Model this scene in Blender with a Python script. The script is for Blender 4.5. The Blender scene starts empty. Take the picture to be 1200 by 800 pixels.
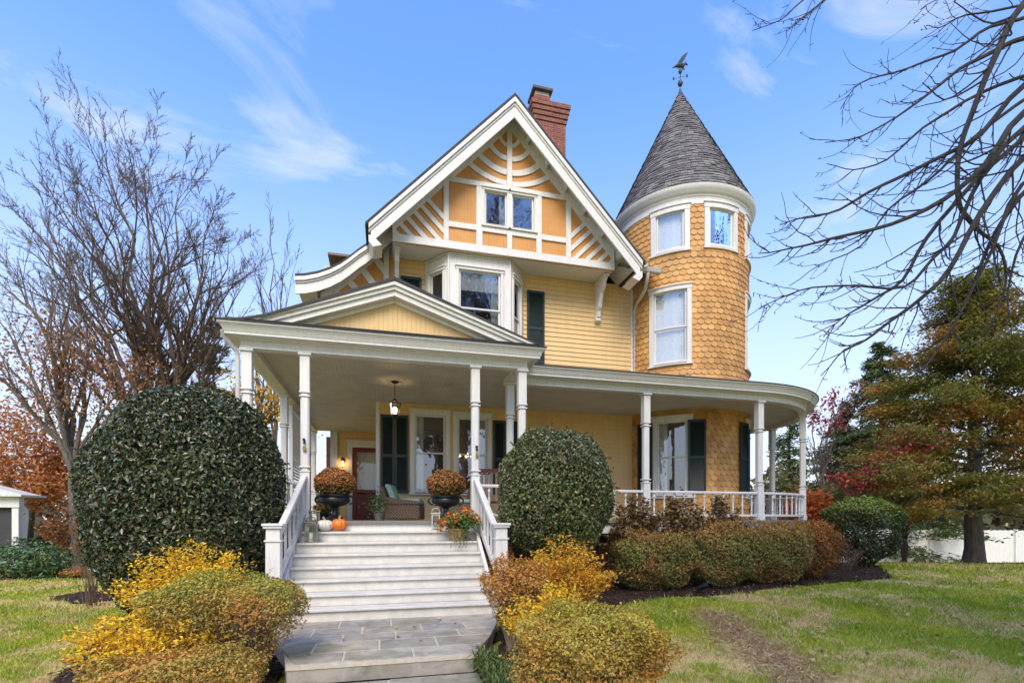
import bpy, math, random
import numpy as np
from mathutils import Vector, Matrix
random.seed(7); RNG = np.random.default_rng(11)
SC = bpy.context.scene; COL = SC.collection
R_ = math.radians; PI = math.pi
sin, cos = math.sin, math.cos

# ------------------------------------------------------------------ camera
EYE = 1.70; YAW = R_(14.3); FPX = 590.0; YH = 607.0
cam_d = bpy.data.cameras.new("camera"); cam = bpy.data.objects.new("camera", cam_d); COL.objects.link(cam)
cam.location = (0, 0, EYE); cam.rotation_euler = (R_(90), 0, -YAW)
cam_d.sensor_width = 36; cam_d.lens = FPX / 1200 * 36; cam_d.shift_y = (YH - 400) / 1200
cam_d.clip_end = 3000; SC.camera = cam

def at(px, py, d):
    """point at metric distance d along the view axis direction of a photo pixel"""
    r = (px - 600) / FPX; u = (YH - py) / FPX
    return (d * (r * cos(YAW) + sin(YAW)), d * (-r * sin(YAW) + cos(YAW)), EYE + u * d)

def sstep(a, b, x):
    t = np.clip((x - a) / (b - a), 0, 1); return t * t * (3 - 2 * t)

def gz(x, y):
    """terrain height: gentle rise towards the house on the right, falling away behind"""
    x = np.asarray(x, float); y = np.asarray(y, float)
    d = x * sin(YAW) + y * cos(YAW); r = x * cos(YAW) - y * sin(YAW)
    zr = np.interp(d, [-300, 0, 4, 6, 8.5, 10.7, 12.5, 13.5, 16, 24, 35, 600], [0, 0, .03, .1, .24, .36, .43, .43, .26, -.52, -1.0, -1.5])
    zl = np.interp(d, [-300, 0, 4, 8, 11, 18, 35, 600], [0, 0, .05, .1, .06, -.16, -.7, -1.5])
    t = sstep(-2.5, 2.5, r); z = zl * (1 - t) + zr * t
    m = sstep(1.75, 1.25, np.abs(x)) * sstep(8.4, 7.6, y)
    return z * (1 - m) + (-.08) * m

def gzf(x, y): return float(gz(x, y))

# ------------------------------------------------------------------ object helpers
OFF = {}
def link(name, data): 
    o = bpy.data.objects.new(name, data); COL.objects.link(o); return o
def tag(o, label=None, cat=None, group=None, kind=None):
    if label: o['label'] = label
    if cat: o['category'] = cat
    if group: o['group'] = group
    if kind: o['kind'] = kind
    return o
def thing(name, label, cat, loc=(0, 0, 0), rz=0, group=None, world=False):
    o = link(name, None); o.location = loc; o.rotation_euler = (0, 0, rz); o.empty_display_size = .2
    if world: OFF[o.name] = Vector(loc)
    return tag(o, label, cat, group)
def adopt(o, p):
    o.parent = p
    if p.name in OFF: o.matrix_parent_inverse = Matrix.Translation(-OFF[p.name])
    return o
def copy_thing(root, loc, rz=0, label=None, scale=None):
    r = root.copy(); COL.objects.link(r); r.location = loc; r.rotation_euler = (0, 0, rz)
    if label: r['label'] = label
    if scale: r.scale = (scale,) * 3
    for ch in root.children:
        c = ch.copy(); COL.objects.link(c); c.parent = r; c.matrix_parent_inverse = ch.matrix_parent_inverse.copy()
        for g in ch.children:
            d = g.copy(); COL.objects.link(d); d.parent = c; d.matrix_parent_inverse = g.matrix_parent_inverse.copy()
    return r

class MB:
    def __init__(s): s.v = []; s.f = []
    def add(s, vs, fs):
        n = len(s.v); s.v += [tuple(p) for p in vs]; s.f += [tuple(i + n for i in f) for f in fs]; return s
    def box(s, x0, y0, z0, x1, y1, z1):
        if x0 > x1: x0, x1 = x1, x0
        if y0 > y1: y0, y1 = y1, y0
        if z0 > z1: z0, z1 = z1, z0
        return s.add([(x0, y0, z0), (x1, y0, z0), (x1, y1, z0), (x0, y1, z0), (x0, y0, z1), (x1, y0, z1), (x1, y1, z1), (x0, y1, z1)],
                     [(0, 3, 2, 1), (4, 5, 6, 7), (0, 1, 5, 4), (1, 2, 6, 5), (2, 3, 7, 6), (3, 0, 4, 7)])
    def ubox(s, u0, n0, z0, u1, n1, z1, seg=1):
        """box in (u, outward n, z), cut along u so it can be bent afterwards"""
        us = [u0 + (u1 - u0) * i / seg for i in range(seg + 1)]; b = len(s.v)
        for u in us: s.v += [(u, n1, z0), (u, n1, z1), (u, n0, z1), (u, n0, z0)]
        for i in range(seg):
            a = b + 4 * i; c = a + 4
            s.f += [(a, c, c + 1, a + 1), (a + 1, c + 1, c + 2, a + 2), (a + 2, c + 2, c + 3, a + 3), (a + 3, c + 3, c, a)]
        e = b + 4 * seg
        s.f += [(b, b + 1, b + 2, b + 3), (e, e + 3, e + 2, e + 1)]
        return s
    def beam(s, p0, p1, w, h, up=(0, 0, 1)):
        p0 = Vector(p0); p1 = Vector(p1); t = (p1 - p0).normalized(); sd = t.cross(Vector(up)).normalized(); u = sd.cross(t)
        q = [p + sd * a * w / 2 + u * b * h / 2 for p in (p0, p1) for a, b in ((-1, -1), (1, -1), (1, 1), (-1, 1))]
        return s.add(q, [(0, 3, 2, 1), (4, 5, 6, 7), (0, 1, 5, 4), (1, 2, 6, 5), (2, 3, 7, 6), (3, 0, 4, 7)])
    def prism(s, poly, fn, a, b):
        """extrude a 2-D polygon: fn(p, q, depth) -> xyz, between depth a and b"""
        n = len(poly); vs = [fn(p, q, a) for p, q in poly] + [fn(p, q, b) for p, q in poly]
        fs = [tuple(range(n)), tuple(range(2 * n - 1, n - 1, -1))] + [(i, i + n, (i + 1) % n + n, (i + 1) % n) for i in range(n)]
        return s.add(vs, fs)
    def tube(s, pts, rad, n=6, cap=True):
        pts = [Vector(p) for p in pts]; m = len(pts)
        if not hasattr(rad, '__len__'): rad = [rad] * m
        t0 = (pts[1] - pts[0]).normalized(); a = Vector((0, 0, 1)) if abs(t0.z) < .9 else Vector((1, 0, 0))
        u = t0.cross(a).normalized(); b = len(s.v)
        for i, p in enumerate(pts):
            t = (pts[min(i + 1, m - 1)] - pts[max(i - 1, 0)]).normalized()
            u = (u - t * u.dot(t)).normalized(); w = t.cross(u)
            for k in range(n):
                an = 2 * PI * k / n; s.v.append(tuple(p + (u * cos(an) + w * sin(an)) * rad[i]))
        for i in range(m - 1):
            for k in range(n):
                k2 = (k + 1) % n; s.f.append((b + i * n + k, b + i * n + k2, b + (i + 1) * n + k2, b + (i + 1) * n + k))
        if cap:
            s.f.append(tuple(b + k for k in range(n - 1, -1, -1))); s.f.append(tuple(b + (m - 1) * n + k for k in range(n)))
        return s
    def lathe(s, prof, c=(0, 0, 0), n=24, a0=0, a1=2 * PI):
        full = abs(a1 - a0 - 2 * PI) < 1e-6; cnt = n if full else n + 1; b = len(s.v)
        for i in range(cnt):
            a = a0 + (a1 - a0) * i / n
            for r, z in prof: s.v.append((c[0] + r * sin(a), c[1] - r * cos(a), c[2] + z))
        m = len(prof)
        for i in range(n):
            j = (i + 1) % cnt
            for k in range(m - 1): s.f.append((b + i * m + k, b + j * m + k, b + j * m + k + 1, b + i * m + k + 1))
        return s
    def map(s, fn): s.v = [fn(*p) for p in s.v]; return s
    def xf(s, M): s.v = [tuple(M @ Vector(p)) for p in s.v]; return s
    def join(s, o): return s.add(o.v, o.f)
    def build(s, name, mat, parent=None, smooth=False, bevel=0, fix=True):
        me = bpy.data.meshes.new(name); me.from_pydata(s.v, [], s.f); me.update()
        if fix:
            import bmesh
            bm = bmesh.new(); bm.from_mesh(me); bmesh.ops.recalc_face_normals(bm, faces=bm.faces); bm.to_mesh(me); bm.free()
        me.materials.append(mat)
        if smooth: 
            me.polygons.foreach_set('use_smooth', [True] * len(me.polygons))
            if smooth != 'all': me.set_sharp_from_angle(angle=R_(40))
        o = link(name, me)
        if bevel:
            m = o.modifiers.new('edge', 'BEVEL'); m.width = bevel; m.segments = 1; m.limit_method = 'ANGLE'; m.angle_limit = R_(50)
        if parent is not None: adopt(o, parent)
        return o

def raw_mesh(name, verts, faces_flat, nper, mat, parent=None):
    """fast mesh from numpy: all faces have nper corners"""
    me = bpy.data.meshes.new(name); nv = len(verts); nf = len(faces_flat) // nper
    me.vertices.add(nv); me.vertices.foreach_set('co', np.ascontiguousarray(verts, dtype=np.float32).ravel())
    me.loops.add(nf * nper); me.loops.foreach_set('vertex_index', np.ascontiguousarray(faces_flat, dtype=np.int32))
    me.polygons.add(nf); me.polygons.foreach_set('loop_start', np.arange(nf, dtype=np.int32) * nper)
    me.update(calc_edges=True); me.validate()
    me.materials.append(mat); o = link(name, me)
    if parent is not None: adopt(o, parent)
    return o

def unit(a): return a / np.maximum(np.linalg.norm(a, axis=1, keepdims=True), 1e-9)

def leaves(name, pts, nrm, size, mat, parent=None, aspect=.5, jit=.6, fold=.25, droop=0.0, axis=None, var=.35):
    """folded two-triangle leaves: blade points roughly across the normal, midrib raised"""
    pts = np.asarray(pts, float); n = len(pts); nrm = unit(np.asarray(nrm, float) + RNG.normal(0, jit, (n, 3)))
    ax = RNG.normal(0, 1, (n, 3)) if axis is None else np.asarray(axis, float) + RNG.normal(0, .35, (n, 3))
    ax[:, 2] -= droop; ax = unit(ax - nrm * (ax * nrm).sum(1, keepdims=True)); sd = np.cross(nrm, ax)
    L = size * (1 + RNG.uniform(-var, var, (n, 1))); W = L * aspect
    base = pts - ax * L * .5; tip = pts + ax * L * .5; lift = nrm * W * fold
    v = np.stack([base, pts + sd * W * .5 + lift - ax * L * .05, tip, pts - sd * W * .5 + lift - ax * L * .05], 1).reshape(-1, 3)
    i = (np.arange(n) * 4)[:, None]; f = np.concatenate([i, i + 1, i + 2, i, i + 2, i + 3], 1).ravel()
    return raw_mesh(name, v, f, 3, mat, parent)

# ------------------------------------------------------------------ materials
def hexlin(h):
    c = [int(h[i:i + 2], 16) / 255 for i in (0, 2, 4)]
    return tuple((x / 12.92 if x <= .04045 else ((x + .055) / 1.055) ** 2.4) for x in c) + (1,)
class NT:
    def __init__(s, name):
        s.m = bpy.data.materials.new(name); s.m.use_nodes = True; s.t = s.m.node_tree; s.t.nodes.clear()
        s.out = s.n('ShaderNodeOutputMaterial')
    def n(s, ty, **kw):
        nd = s.t.nodes.new(ty)
        for k, v in kw.items(): setattr(nd, k, v)
        return nd
    def l(s, a, b): s.t.links.new(a, b)
    def val(s, sock, v):
        if hasattr(v, 'is_linked'): s.l(v, sock)
        else: sock.default_value = v
    def noise(s, vec, scale, detail=4, rough=.55, dist=0):
        nd = s.n('ShaderNodeTexNoise'); nd.inputs['Scale'].default_value = scale; nd.inputs['Detail'].default_value = detail
        nd.inputs['Roughness'].default_value = rough; nd.inputs['Distortion'].default_value = dist
        if vec is not None: s.l(vec, nd.inputs['Vector'])
        return nd.outputs['Fac']
    def ramp(s, fac, stops, interp='LINEAR'):
        r = s.n('ShaderNodeValToRGB'); r.color_ramp.interpolation = interp; e = r.color_ramp.elements
        while len(e) < len(stops): e.new(.5)
        for k, (p, c) in enumerate(stops): e[k].position = p; e[k].color = c if len(c) == 4 else tuple(c) + (1,)
        s.val(r.inputs[0], fac); return r.outputs[0]
    def mix(s, fac, a, b, mode='MIX'):
        m = s.n('ShaderNodeMix', data_type='RGBA', blend_type=mode); s.val(m.inputs[0], fac); s.val(m.inputs[6], a); s.val(m.inputs[7], b); return m.outputs[2]
    def math(s, op, a, b=0.0, c=None, clamp=False):
        m = s.n('ShaderNodeMath', operation=op, use_clamp=clamp); s.val(m.inputs[0], a); s.val(m.inputs[1], b)
        if c is not None: s.val(m.inputs[2], c)
        return m.outputs[0]
    def pos(s): return s.n('ShaderNodeNewGeometry').outputs['Position']
    def obj(s): return s.n('ShaderNodeTexCoord').outputs['Object']
    def island(s): return s.n('ShaderNodeNewGeometry').outputs['Random Per Island']
    def bump(s, h, strength=.3, dist=.01):
        b = s.n('ShaderNodeBump'); b.inputs['Strength'].default_value = strength; b.inputs['Distance'].default_value = dist; s.l(h, b.inputs['Height']); return b.outputs[0]
    def bsdf(s, color, rough=.6, normal=None, spec=.5, metal=0, **kw):
        b = s.n('ShaderNodeBsdfPrincipled'); s.val(b.inputs['Base Color'], color); s.val(b.inputs['Roughness'], rough)
        b.inputs['Specular IOR Level'].default_value = spec; b.inputs['Metallic'].default_value = metal
        if normal is not None: s.l(normal, b.inputs['Normal'])
        return b
    def done(s, sh): s.l(sh.outputs[0] if hasattr(sh, 'outputs') else sh, s.out.inputs[0]); return s.m

def paint(name, col, rough=.55, var=.12, scale=3, bump=.05, bscale=60, streak=False):
    t = NT(name); p = t.pos(); c = hexlin(col) if isinstance(col, str) else tuple(col) + (1,)
    v = p
    if streak:
        mp = t.n('ShaderNodeMapping'); mp.inputs['Scale'].default_value = (6, 6, .7); t.l(p, mp.inputs[0]); v = mp.outputs[0]
    f = t.noise(v, scale, 6, .65); dk = tuple(x * (1 - var * 2) for x in c[:3]) + (1,)
    cc = t.ramp(f, [(.25, dk), (.62, c)])
    g = t.noise(p, bscale, 3)
    return t.done(t.bsdf(cc, rough, t.bump(g, bump, .004)))

M = {}
M['white'] = paint('white_paint', (.77, .745, .69), .5, .085, 3.2, .12, 45, True)
M['weathered'] = paint('weathered_white_paint', (.70, .69, .66), .6, .14, 2.5, .2, 40, True)
M['step'] = paint('grey_white_step_paint', (.70, .665, .59), .5, .12, 6, .15, 40)
M['yellow'] = paint('yellow_clapboard_paint', (.80, .55, .245), .6, .07, 2.0, .12, 50, True)
M['yellowbead'] = None
M['ceiling'] = paint('porch_ceiling_paint', (.52, .49, .44), .55, .04, 3, .05, 60)
M['shutter'] = paint('dark_green_shutter_paint', (.012, .028, .026), .42, .1, 5, .05, 50)
M['metal'] = paint('gutter_metal', (.62, .60, .56), .42, .1, 4, .05, 30)
M['black'] = paint('black_iron', (.012, .012, .014), .38, .2, 8, .1, 70)
M['floor'] = paint('porch_floor_paint', (.22, .20, .17), .5, .1, 5, .1, 50)
M['door'] = paint('dark_red_door_paint', (.19, .014, .016), .38, .1, 6, .05, 50)
M['interior'] = paint('interior_plaster', (.22, .16, .11), .8, .1, 2, .05, 30)
M['curtain'] = paint('white_curtain', (.78, .77, .74), .9, .1, 20, .1, 120)
M['grey_lantern'] = paint('weathered_grey_wood', (.22, .20, .17), .7, .2, 20, .3, 80)
M['whitelantern'] = paint('whitewashed_wood', (.62, .60, .55), .7, .2, 20, .3, 80)
M['brass'] = paint('aged_brass', (.32, .23, .08), .4, .2, 20, .2, 80)
M['rust'] = paint('rusty_sheet_metal', (.10, .065, .05), .6, .3, 9, .3, 40)
M['wood'] = paint('dark_red_brown_wood', (.10, .030, .018), .45, .2, 14, .2, 60)
M['copper'] = paint('verdigris_metal', (.05, .06, .07), .45, .3, 10, .2, 40)

def groove(name, col, pitch, along='x'):
    """tongue and groove boards: real-size bump grooves"""
    t = NT(name); p = t.pos(); sp = t.n('ShaderNodeSeparateXYZ'); t.l(p, sp.inputs[0])
    fr = t.math('PINGPONG', sp.outputs['X' if along == 'x' else 'Y'], pitch / 2); g = t.math('DIVIDE', fr, pitch * .12, clamp=True)
    c = tuple(col) + (1,); f = t.noise(p, 2.5, 5); cc = t.ramp(f, [(.3, tuple(x * .86 for x in col)), (.6, c)])
    return t.done(t.bsdf(cc, .6, t.bump(g, .6, .010)))
M['yellowbead'] = groove('yellow_beadboard', (.81, .55, .245), .085)
M['orangebead'] = groove('orange_beadboard', (.66, .31, .085), .08)
M['ceilbead'] = groove('porch_ceiling_beadboard', (.62, .565, .48), .09)

def shingle(name, stops, rough=.75):
    t = NT(name); c = t.ramp(t.island(), stops); n = t.noise(t.pos(), 70, 4); f2 = t.noise(t.pos(), 1.6, 4)
    c = t.mix(t.ramp(f2, [(.35, (.72, .72, .72)), (.62, (1, 1, 1))]), (0, 0, 0, 1), c)
    return t.done(t.bsdf(c, rough, t.bump(n, .5, .01)))
M['fishscale'] = shingle('orange_scallop_shingle', [(0, (.57, .28, .075)), (.3, (.65, .33, .095)), (.7, (.70, .365, .11)), (1, (.76, .42, .14))], .6)
M['slate'] = shingle('grey_roof_shingle', [(0, (.12, .111, .106)), (.4, (.17, .156, .148)), (.75, (.21, .193, .183)), (1, (.26, .24, .225))], .8)

def roofmat():
    t = NT('asphalt_roof'); p = t.pos(); b = t.noise(p, 40, 5)
    return t.done(t.bsdf(t.ramp(b, [(.3, (.035, .032, .032)), (.7, (.075, .068, .065))]), .85, t.bump(b, .6, .01)))
M['roof'] = roofmat()

def brick(name, c1, c2, mortar, scale=1.0):
    t = NT(name); sp = t.n('ShaderNodeSeparateXYZ'); t.l(t.pos(), sp.inputs[0])
    cb = t.n('ShaderNodeCombineXYZ'); t.l(t.math('ADD', sp.outputs[0], sp.outputs[1]), cb.inputs[0]); t.l(sp.outputs[2], cb.inputs[1])
    b = t.n('ShaderNodeTexBrick'); t.l(cb.outputs[0], b.inputs['Vector']); b.inputs['Scale'].default_value = 1
    b.inputs['Brick Width'].default_value = .215; b.inputs['Row Height'].default_value = .075; b.inputs['Mortar Size'].default_value = .007
    b.inputs['Color1'].default_value = c1 + (1,); b.inputs['Color2'].default_value = c2 + (1,); b.inputs['Mortar'].default_value = mortar + (1,)
    n = t.noise(t.pos(), 9, 5); c = t.mix(t.ramp(n, [(.3, (.62, .60, .6)), (.65, (1, 1, 1))]), (0, 0, 0, 1), b.outputs[0])
    h = t.math('SUBTRACT', t.math('MULTIPLY', n, .4), b.outputs['Fac'])
    return t.done(t.bsdf(c, .85, t.bump(h, .7, .01)))
M['brick'] = brick('red_brick', (.34, .085, .045), (.24, .055, .035), (.30, .24, .19))
M['brick_sunlit'] = brick('sunlit_red_brick', (.50, .17, .07), (.40, .12, .055), (.42, .34, .27))  # brighter copy of the red brick, sunlight put into its colour

def glassmat(name='window_glass', refl=.17, tint=(.9, .93, .92)):
    t = NT(name); g = t.n('ShaderNodeBsdfGlossy'); g.inputs['Roughness'].default_value = .015; g.inputs['Color'].default_value = (.95, .97, 1, 1)
    n = t.noise(t.pos(), 2.6, 2); t.l(t.bump(n, .22, .025), g.inputs['Normal'])
    tr = t.n('ShaderNodeBsdfTransparent'); tr.inputs[0].default_value = tint + (1,)
    fr = t.n('ShaderNodeFresnel'); fr.inputs[0].default_value = 1.5
    f = t.math('ADD', t.math('MULTIPLY', fr.outputs[0], .9), refl, clamp=True)
    mx = t.n('ShaderNodeMixShader'); t.l(f, mx.inputs[0]); t.l(tr.outputs[0], mx.inputs[1]); t.l(g.outputs[0], mx.inputs[2])
    return t.done(mx)
M['glass'] = glassmat()
M['clearglass'] = glassmat('lantern_glass', .04)

def glow(name, col, strength):
    t = NT(name); e = t.n('ShaderNodeEmission'); e.inputs[0].default_value = col + (1,); e.inputs[1].default_value = strength; return t.done(e)
M['bulb'] = glow('lit_bulb', (1, .62, .28), 14)
M['bulbsoft'] = glow('lit_lamp_shade', (1, .60, .30), 3.0)

def foliage(name, cols, rough=.45, trans=.25, spec=.4, zmix=None, patch=None):
    """leaf material: every leaf (mesh island) draws its own hue; patch = second palette chosen by a noise in space"""
    t = NT(name); k = len(cols); st = [(i / max(k - 1, 1), c) for i, c in enumerate(cols)]
    c = t.ramp(t.island(), st)
    if patch:
        f = t.noise(t.obj(), patch[1], 2); k2 = patch[0]; c2 = t.ramp(t.island(), [(i / max(len(k2) - 1, 1), q) for i, q in enumerate(k2)])
        c = t.mix(t.ramp(f, [(patch[2] - .06, (0, 0, 0)), (patch[2] + .06, (1, 1, 1))]), c, c2)
    if zmix:   # (z_low, z_high, palette for the tops): tops have their own hue; on clip_green it paints sunlight
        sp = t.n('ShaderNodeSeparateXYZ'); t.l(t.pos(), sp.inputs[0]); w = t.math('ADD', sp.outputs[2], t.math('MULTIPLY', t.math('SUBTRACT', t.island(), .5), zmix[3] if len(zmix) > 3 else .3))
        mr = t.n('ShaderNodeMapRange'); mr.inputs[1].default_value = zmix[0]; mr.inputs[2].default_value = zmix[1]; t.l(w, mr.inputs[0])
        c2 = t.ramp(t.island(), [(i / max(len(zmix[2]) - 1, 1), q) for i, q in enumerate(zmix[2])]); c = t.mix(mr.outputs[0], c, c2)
    b = t.bsdf(c, rough, spec=spec); tl = t.n('ShaderNodeBsdfTranslucent'); t.l(c, tl.inputs[0])
    mx = t.n('ShaderNodeMixShader'); mx.inputs[0].default_value = trans; t.l(b.outputs[0], mx.inputs[1]); t.l(tl.outputs[0], mx.inputs[2])
    return t.done(mx)
def bark(name, a, b, scale=14):
    t = NT(name); mp = t.n('ShaderNodeMapping'); mp.inputs['Scale'].default_value = (1, 1, .22); t.l(t.obj(), mp.inputs[0])
    f = t.noise(mp.outputs[0], scale, 6, .7); return t.done(t.bsdf(t.ramp(f, [(.3, a), (.7, b)]), .9, t.bump(f, .9, .03)))
M['tantwig'] = bark('tan_twig_bark', (.16, .11, .065), (.40, .30, .19), 30)
M['bark'] = bark('grey_brown_bark', (.065, .053, .04), (.19, .16, .125))
M['barkwarm'] = bark('brown_bark', (.07, .046, .032), (.22, .155, .11))
M['barkdark'] = bark('dark_bark', (.032, .026, .022), (.11, .09, .075))
M['twig'] = bark('twig_bark', (.09, .058, .036), (.25, .17, .11), 30)
M['darktwig'] = bark('dark_brown_twig_bark', (.055, .036, .022), (.155, .10, .062), 30)
SKY_STRENGTH, SUN_STRENGTH, EXPOSURE = .15, 1.35, 1.62; CLOUD_LOC = (-.254, 1.575, 1.664)
# ====================================================================== THE HOUSE
PF = 1.65                      # porch floor
YW, YG, YC, YB = 13.65, 12.80, 9.65, 18.6   # main wall, gable face, front columns, recessed door wall
TX, TY, TR = 9.08, 14.10, 1.95  # tower axis and radius
PR = 3.35                      # radius of the round porch (column line)
house = thing('victorian_house', 'yellow clapboard house with white half-timbered gable, round orange shingled tower and wraparound porch', 'house', (3.0, 13.65, .2), world=True)
H = house
def part(mb, name, mat, bevel=0, smooth=False, parent=None): return mb.build(name, M[mat] if isinstance(mat, str) else mat, parent or H, smooth, bevel)

def clap(mb, u0, u1, z0, z1, openings, fn, e=.132, t=.02):
    """real lapped boards, cut around the openings; fn(u, n, z) -> xyz"""
    z = z0
    while z < z1 - 1e-4:
        za, zb = z, min(z + e, z1); cuts = sorted({za, zb} | {q for o in openings for q in (o[2], o[3]) if za < q < zb})
        for a, b in zip(cuts[:-1], cuts[1:]):
            mid = (a + b) / 2; iv = [(u0, u1)]
            for o in openings:
                if o[2] <= mid <= o[3]:
                    nv = []
                    for p, q in iv:
                        if o[1] <= p or o[0] >= q: nv.append((p, q)); continue
                        if o[0] > p: nv.append((p, o[0]))
                        if o[1] < q: nv.append((o[1], q))
                    iv = nv
            na = t * (1 - (a - za) / e) + .002; nb = t * (1 - (b - za) / e) + .002
            for p, q in iv:
                vs = [fn(p, na, a), fn(q, na, a), fn(q, nb, b), fn(p, nb, b)]; fs = [(0, 1, 2, 3)]
                if a == za: vs += [fn(p, -.004, a), fn(q, -.004, a)]; fs.append((4, 5, 1, 0))
                mb.add(vs, fs)
        z = zb

# ---------------------------------------------------------------- windows
def window(name, fn, u0, u1, z0, z1, cw=.12, double=True, seg=1, curtain='sides', head=.0, rail=None, sillw=.05, bead=True, label=None, deep=.16, cwz=None):
    """casing with sill and head as the window; sash, panes and curtains as its sub-parts. u0..z1 is the outside of the casing"""
    cwz = cwz or cw; a0, a1, b0, b1 = u0 + cw, u1 - cw, z0 + cwz * .7, z1 - cwz
    mb = MB()
    mb.ubox(u0, -.02, z0, a0, .045, z1 - cwz, 1).ubox(a1, -.02, z0, u1, .045, z1 - cwz, 1)
    mb.ubox(u0 - .012, -.02, z1 - cwz, u1 + .012, .056, z1, seg).ubox(u0 - .03 , -.018, z1, u1 + .03, .085, z1 + .035, seg)
    mb.ubox(a0, -.02, z0 + .03, a1, .043, b0, seg)
    mb.ubox(u0 - .035, -.016, z0 - .035, u1 + .035, .06 + sillw, z0 - .001, seg)
    mb.ubox(a0, -.12, b0, a0 + .012, -.021, b1).ubox(a1 - .012, -.12, b0, a1, -.021, b1)     # reveals
    w = part(mb.map(fn), name, 'white', .004)
    if label: w['label'] = label
    s = .04; sm = MB(); zm = rail if rail else (b0 + b1) / 2
    def sash(za, zb, n0, n1):
        sm.ubox(a0 + .012, n0, za, a0 + .012 + s, n1, zb).ubox(a1 - .012 - s, n0, za, a1 - .012, n1, zb)
        sm.ubox(a0 + .012 + s, n0, za, a1 - .012 - s, n1, za + s, seg).ubox(a0 + .012 + s, n0, zb - s, a1 - .012 - s, n1, zb, seg)
    if double: sash(b0, zm + .02, -.075, -.045); sash(zm - .02, b1, -.042, -.012)
    else: sash(b0, b1, -.05, -.015)
    part(sm.map(fn), 'sash', 'white', .003, parent=w)
    def pane(za, zb, n):
        p = MB(); us = [a0 + .05 + (a1 - a0 - .1) * i / seg for i in range(seg + 1)]
        p.add([(u, n, z) for z in (za, zb) for u in us], [(i, i + 1, i + seg + 2, i + seg + 1) for i in range(seg)])
        part(p.map(fn), 'pane', 'glass', parent=w)
    if double: pane(b0 + s, zm, -.06); pane(zm, b1 - s, -.027)
    else: pane(b0 + s, b1 - s, -.032)
    def drape(ua, ub, za, zb, n=-.2, waves=7, amp=.018, mat='curtain', nm='curtain'):
        c = MB(); k = waves * 6
        c.add([(ua + (ub - ua) * i / k, n + amp * sin(i / k * waves * 2 * PI), z) for z in (za, zb) for i in range(k + 1)],
              [(i, i + 1, i + k + 2, i + k + 1) for i in range(k)])
        part(c.map(fn), nm, mat, parent=w, smooth='all')
    W = a1 - a0
    if curtain == 'sides': drape(a0 - .03, a0 + W * .3, b0, b1 + .05); drape(a1 - W * .26, a1 + .03, b0, b1 + .05)
    elif curtain == 'left': drape(a0 - .03, a0 + W * .30, b0, b1 + .05)
    elif curtain == 'right': drape(a1 - W * .28, a1 + .03, b0, b1 + .05)
    elif curtain == 'full': drape(a0 - .03, a1 + .03, b0, b1 + .05, n=-.13, waves=4, amp=.006)
    elif curtain == 'cafe': drape(a0 - .03, a1 + .03, b1 - W * .42, b1 + .05, n=-.13, waves=9, amp=.015); drape(a1 - W * .2, a1 + .03, b0, b1)
    return w

def front(y): return lambda u, n, z: (u, y - n, z)
def polar(a0): return lambda u, n, z: (TX + (TR + n) * sin(a0 + u / TR), TY - (TR + n) * cos(a0 + u / TR), z)
def along(p0, p1):
    """flat wall through two plan points; u from p0, n to the right-hand outside"""
    d = Vector((p1[0] - p0[0], p1[1] - p0[1])).normalized(); o = Vector((d.y, -d.x))
    return lambda u, n, z: (p0[0] + d.x * u + o.x * n, p0[1] + d.y * u + o.y * n, z)

def shutter(fn, u0, u1, z0, z1, leaves_=1, n0=.03, mid=.46):
    mb = MB(); w = (u1 - u0) / leaves_
    for k in range(leaves_):
        a, b = u0 + k * w + .004, u0 + (k + 1) * w - .004; st = .055
        mb.ubox(a, n0, z0, a + st, n0 + .035, z1).ubox(b - st, n0, z0, b, n0 + .035, z1)
        zs = [z0, z0 + (z1 - z0) * mid, z1 - .075]
        for z in zs: mb.ubox(a + st, n0, z, b - st, n0 + .032, z + .075)
        for za, zb in ((z0 + .075, zs[1]), (zs[1] + .075, z1 - .075)):
            c = max(4, int((zb - za) / .048))
            for i in range(c):
                z = za + (zb - za) * (i + .5) / c; h = (zb - za) / c
                mb.add([(a + st, n0 + .004, z + h * .55), (b - st, n0 + .004, z + h * .55), (b - st, n0 + .027, z - h * .5), (a + st, n0 + .027, z - h * .5)], [(0, 1, 2, 3)])
                mb.add([(a + st, n0 + .0, z + h * .45), (b - st, n0 + .0, z + h * .45), (b - st, n0 + .023, z - h * .6), (a + st, n0 + .023, z - h * .6)], [(3, 2, 1, 0)])
    # hinge
    o = part(mb.map(fn), 'shutter', 'shutter')
    for ua in (u0, u1 - .05): part(MB().ubox(ua, n0 + .036, z1 - .3, ua + .05, n0 + .05, z1 - .26).map(fn), 'hinge', 'black', parent=o)
    return o

# ---------------------------------------------------------------- walls of the main block
F1 = front(YW)
W1 = (.68, 1.74, 2.36, 4.58); W2 = (1.83, 2.89, 2.36, 4.56)
hole = lambda w, c=.12: (w[0] + c * .4, w[1] - c * .4, w[2] + .01, w[3] - c * .4)
mb = MB(); clap(mb, -.1, 7.3, PF, 4.76, [hole(W1), hole(W2)], F1); part(mb, 'clapboard_wall', 'yellow')
mb = MB(); clap(mb, .14, 1.07, 5.3, 8.60, [], F1); part(mb, 'clapboard_wall', 'yellow'); mb = MB(); clap(mb, 3.8, 7.3, 5.3, 8.60, [], F1); part(mb, 'clapboard_wall', 'yellow')
mb = MB().box(-.2, YW - .045, PF, -.1, YW + .1, 4.74); part(mb, 'corner_board', 'white', .004)
window('window', F1, *W1, curtain='left', deep=.2); window('window', F1, *W2, curtain='right')
shutter(F1, -.08, .64, 2.36, 4.42, 2); shutter(F1, 2.93, 3.62, 2.36, 4.40, 2)
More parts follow.
